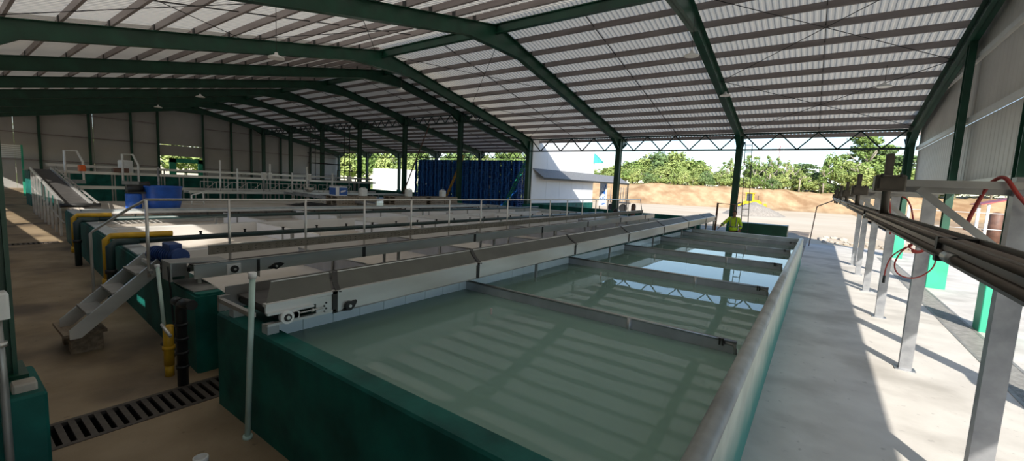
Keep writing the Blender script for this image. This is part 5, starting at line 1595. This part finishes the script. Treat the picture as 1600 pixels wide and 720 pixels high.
# ------------------------------------------------------------------ the worker
def skin_mesh(name, verts, edges, radii, material, parent, sub=2):
    me = D.meshes.new(name)
    me.from_pydata(verts, edges, [])
    o = D.objects.new(name, me)
    COL.objects.link(o)
    md = o.modifiers.new('skin', 'SKIN')
    md.use_smooth_shade = True
    if not me.skin_vertices:
        bm = bmesh.new(); bm.from_mesh(me)
        bm.verts.layers.skin.verify()
        bm.to_mesh(me); bm.free()
    for i, rv in enumerate(radii):
        sv = me.skin_vertices[0].data[i]
        sv.radius = rv if isinstance(rv, tuple) else (rv, rv)
        sv.use_root = (i == 0)
    sd = o.modifiers.new('sub', 'SUBSURF'); sd.levels = sub; sd.render_levels = sub
    dg = bpy.context.evaluated_depsgraph_get()
    ev = o.evaluated_get(dg)
    m2 = D.meshes.new_from_object(ev)
    D.objects.remove(o, do_unlink=True)
    m2.materials.clear(); m2.materials.append(material)
    for p in m2.polygons: p.use_smooth = True
    ob = D.objects.new(name, m2)
    COL.objects.link(ob)
    ob.parent = parent
    WL[ob] = WL[parent]
    return ob
PX, PYY = -2.90, 20.35
per = thing('person', (PX, PYY, 0), 'person in a yellow green hi-vis jacket standing behind the tank end', 'person')
V = [(0, 0, .95), (0, .01, 1.12), (0, .01, 1.34), (0, .0, 1.47), (0, -.005, 1.54), (0, -.02, 1.60),
     (-.19, .0, 1.42), (-.36, -.06, 1.22), (-.51, -.17, 1.03),
     (.19, .0, 1.42), (.27, .03, 1.15), (.25, -.12, .95),
     (-.095, 0, .88), (-.11, -.01, .49), (-.115, .02, .09), (-.12, -.16, .045),
     (.095, 0, .88), (.11, -.01, .49), (.115, .02, .09), (.125, -.16, .045)]
Ed = [(0, 1), (1, 2), (2, 3), (3, 4), (4, 5), (2, 6), (6, 7), (7, 8), (2, 9), (9, 10), (10, 11), (0, 12), (12, 13), (13, 14), (14, 15), (0, 16), (16, 17), (17, 18), (18, 19)]
Rr = [(.15, .11), (.14, .10), (.15, .11), (.07, .06), (.055, .055), (.06, .06), .06, .045, .028, .06, .045, .028, .085, .058, .042, .035, .085, .058, .042, .035]
body = skin_mesh('body', V, Ed, Rr, M['skin'], per)
# trousers over the legs
Vt = [(0, 0, .96), (-.095, 0, .86), (-.11, -.01, .49), (-.115, .02, .12), (.095, 0, .86), (.11, -.01, .49), (.115, .02, .12)]
skin_mesh('trousers', Vt, [(0, 1), (1, 2), (2, 3), (0, 4), (4, 5), (5, 6)], [(.165, .125), .10, .075, .062, .10, .075, .062], M['trouser'], per)
for s in (-1, 1):
    MB().cham(PX + s * .12 - .05, PX + s * .12 + .05, PYY - .22, PYY + .07, 0, .10, .03).build('boot', M['black'], per)
# jacket: torso and sleeves
Vj = [(0, 0, .86), (0, .0, 1.0), (0, .01, 1.15), (0, .01, 1.34), (0, .005, 1.46), (-.185, .0, 1.415), (-.355, -.06, 1.22), (-.47, -.14, 1.08), (.185, .0, 1.415), (.27, .03, 1.15), (.252, -.10, .98)]
Rj = [(.20, .15), (.195, .145), (.185, .14), (.19, .14), (.10, .09), (.085, .085), .072, .060, (.085, .085), .072, .060]
jk = skin_mesh('jacket', Vj, [(0, 1), (1, 2), (2, 3), (3, 4), (3, 5), (5, 6), (6, 7), (3, 8), (8, 9), (9, 10)], Rj, M['hivis'], per)
def band(z, rx, ry, h, nm='reflective_band'):
    mb = MB(); n = 24
    for zz in (z - h / 2, z + h / 2):
        for i in range(n):
            t = 2 * math.pi * i / n
            mb.v.append((PX + rx * math.cos(t), PYY + .008 + ry * math.sin(t), zz))
    for i in range(n):
        j = (i + 1) % n
        mb.f.append((i, j, n + j, n + i)); mb.sm.append(True)
    mb.build(nm, M['reflect'], jk)
band(1.08, .205, .155, .045)
for s in (-1, 1):
    MB().tube([(PX + s * .10, PYY - .155, 1.10), (PX + s * .105, PYY - .158, 1.30), (PX + s * .10, PYY - .11, 1.445), (PX + s * .10, PYY + .02, 1.49)], .016, 6).build('reflective_strap', M['reflect'], jk)
MB().cyl((PX + .262, PYY + .0, 1.12), (PX + .258, PYY - .02, 1.075), .078, 12).build('sleeve_band', M['reflect'], jk)
MB().cyl((PX - .40, PYY - .09, 1.17), (PX - .43, PYY - .115, 1.13), .074, 12).build('sleeve_band', M['reflect'], jk)
MB().tube([(PX - .07, PYY - .09, 1.475), (PX, PYY - .115, 1.44), (PX + .07, PYY - .09, 1.475)], .014, 6).build('collar', M['hivis'], jk)
# head with face, ears and hair
def head():
    bm = bmesh.new()
    bmesh.ops.create_uvsphere(bm, u_segments=24, v_segments=18, radius=1.0)
    for v in bm.verts:
        c = v.co
        x, y, z = c.x * .076, c.y * .096, c.z * .118
        if z < 0:
            k = 1 + z * 2.6
            x *= max(.55, k); y *= max(.7, 1 + z * 1.2)
            if c.y < 0: y -= .006
        if c.y < -.75 and -.25 < c.z < .12:                # nose and brow
            y -= .020 * max(0, 1 - abs(c.x) * 5)
        if c.y < -.6 and .08 < c.z < .25 and abs(c.x) > .15:
            y += .008
        v.co = (x, y, z)
    me = D.meshes.new('head'); bm.to_mesh(me); bm.free()
    for p in me.polygons: p.use_smooth = True
    me.materials.append(M['skin'])
    o = D.objects.new('head', me); COL.objects.link(o); o.parent = per
    o.location = (0, -.02, 1.645); WL[o] = WL[per] + Vector(o.location)
    return o
hd = head()
W = WL[hd]
for s in (-1, 1):
    MB().lathe((W.x + s * .029, W.y - .088, W.z + .010), [(.004, -.006), (.010, -.003), (.010, .003), (.004, .006)], 10).build('eye', M['white'], hd)
    MB().cyl((W.x + s * .029, W.y - .095, W.z + .010), (W.x + s * .029, W.y - .100, W.z + .010), .005, 8).build('pupil', M['black'], hd)
    MB().ext([(W.y - .01, W.z - .025), (W.y + .02, W.z - .02), (W.y + .028, W.z + .02), (W.y + .0, W.z + .03), (W.y - .012, W.z + .01)], 'x', W.x + s * .074 - .006, W.x + s * .074 + .008).build('ear', M['skin'], hd)
MB().bar((W.x - .022, W.y - .088, W.z - .052), (W.x + .022, W.y - .088, W.z - .052), .01, .009).build('mouth', M['rust'], hd)
hm = MB().lathe((W.x, W.y + .008, W.z + .028), [(.083, 0.0), (.086, .03), (.074, .07), (.045, .096), (.012, .104)], 20)
hm.build('hair', M['hair'], hd)
MB().ext([(W.y + .03, W.z - .06), (W.y + .098, W.z - .03), (W.y + .104, W.z + .05), (W.y + .04, W.z + .06)], 'x', W.x - .062, W.x + .062).build('hair_back', M['hair'], hd)
# hands: palm plus five fingers
def hand(wr, d, sd):
    wr, d, sd = Vector(wr), Vector(d).normalized(), Vector(sd).normalized()
    nrm = d.cross(sd)
    hb_ = MB().bar(wr - d * .01, wr + d * .085, .078, .028, nrm)
    h_ = hb_.build('hand', M['skin'], per)
    for i, L in enumerate((.068, .078, .074, .056)):
        b0 = wr + d * .083 + sd * (-.029 + .019 * i)
        MB().tube([b0, b0 + d * L * .5 - nrm * .008, b0 + d * L * .85 - nrm * .028], .0085, 6).build('finger', M['skin'], h_)
    b0 = wr + d * .02 - sd * .036
    MB().tube([b0, b0 + (d * .5 - sd * .8) * .04, b0 + (d * .9 - sd * .5) * .065 - nrm * .01], .010, 6).build('thumb', M['skin'], h_)
hand((PX - .51, PYY - .17, 1.03), (-.55, -.45, -.65), (.4, -.8, .2))
hand((PX + .25, PYY - .12, .95), (-.05, -.5, -.8), (-.9, -.2, .1))
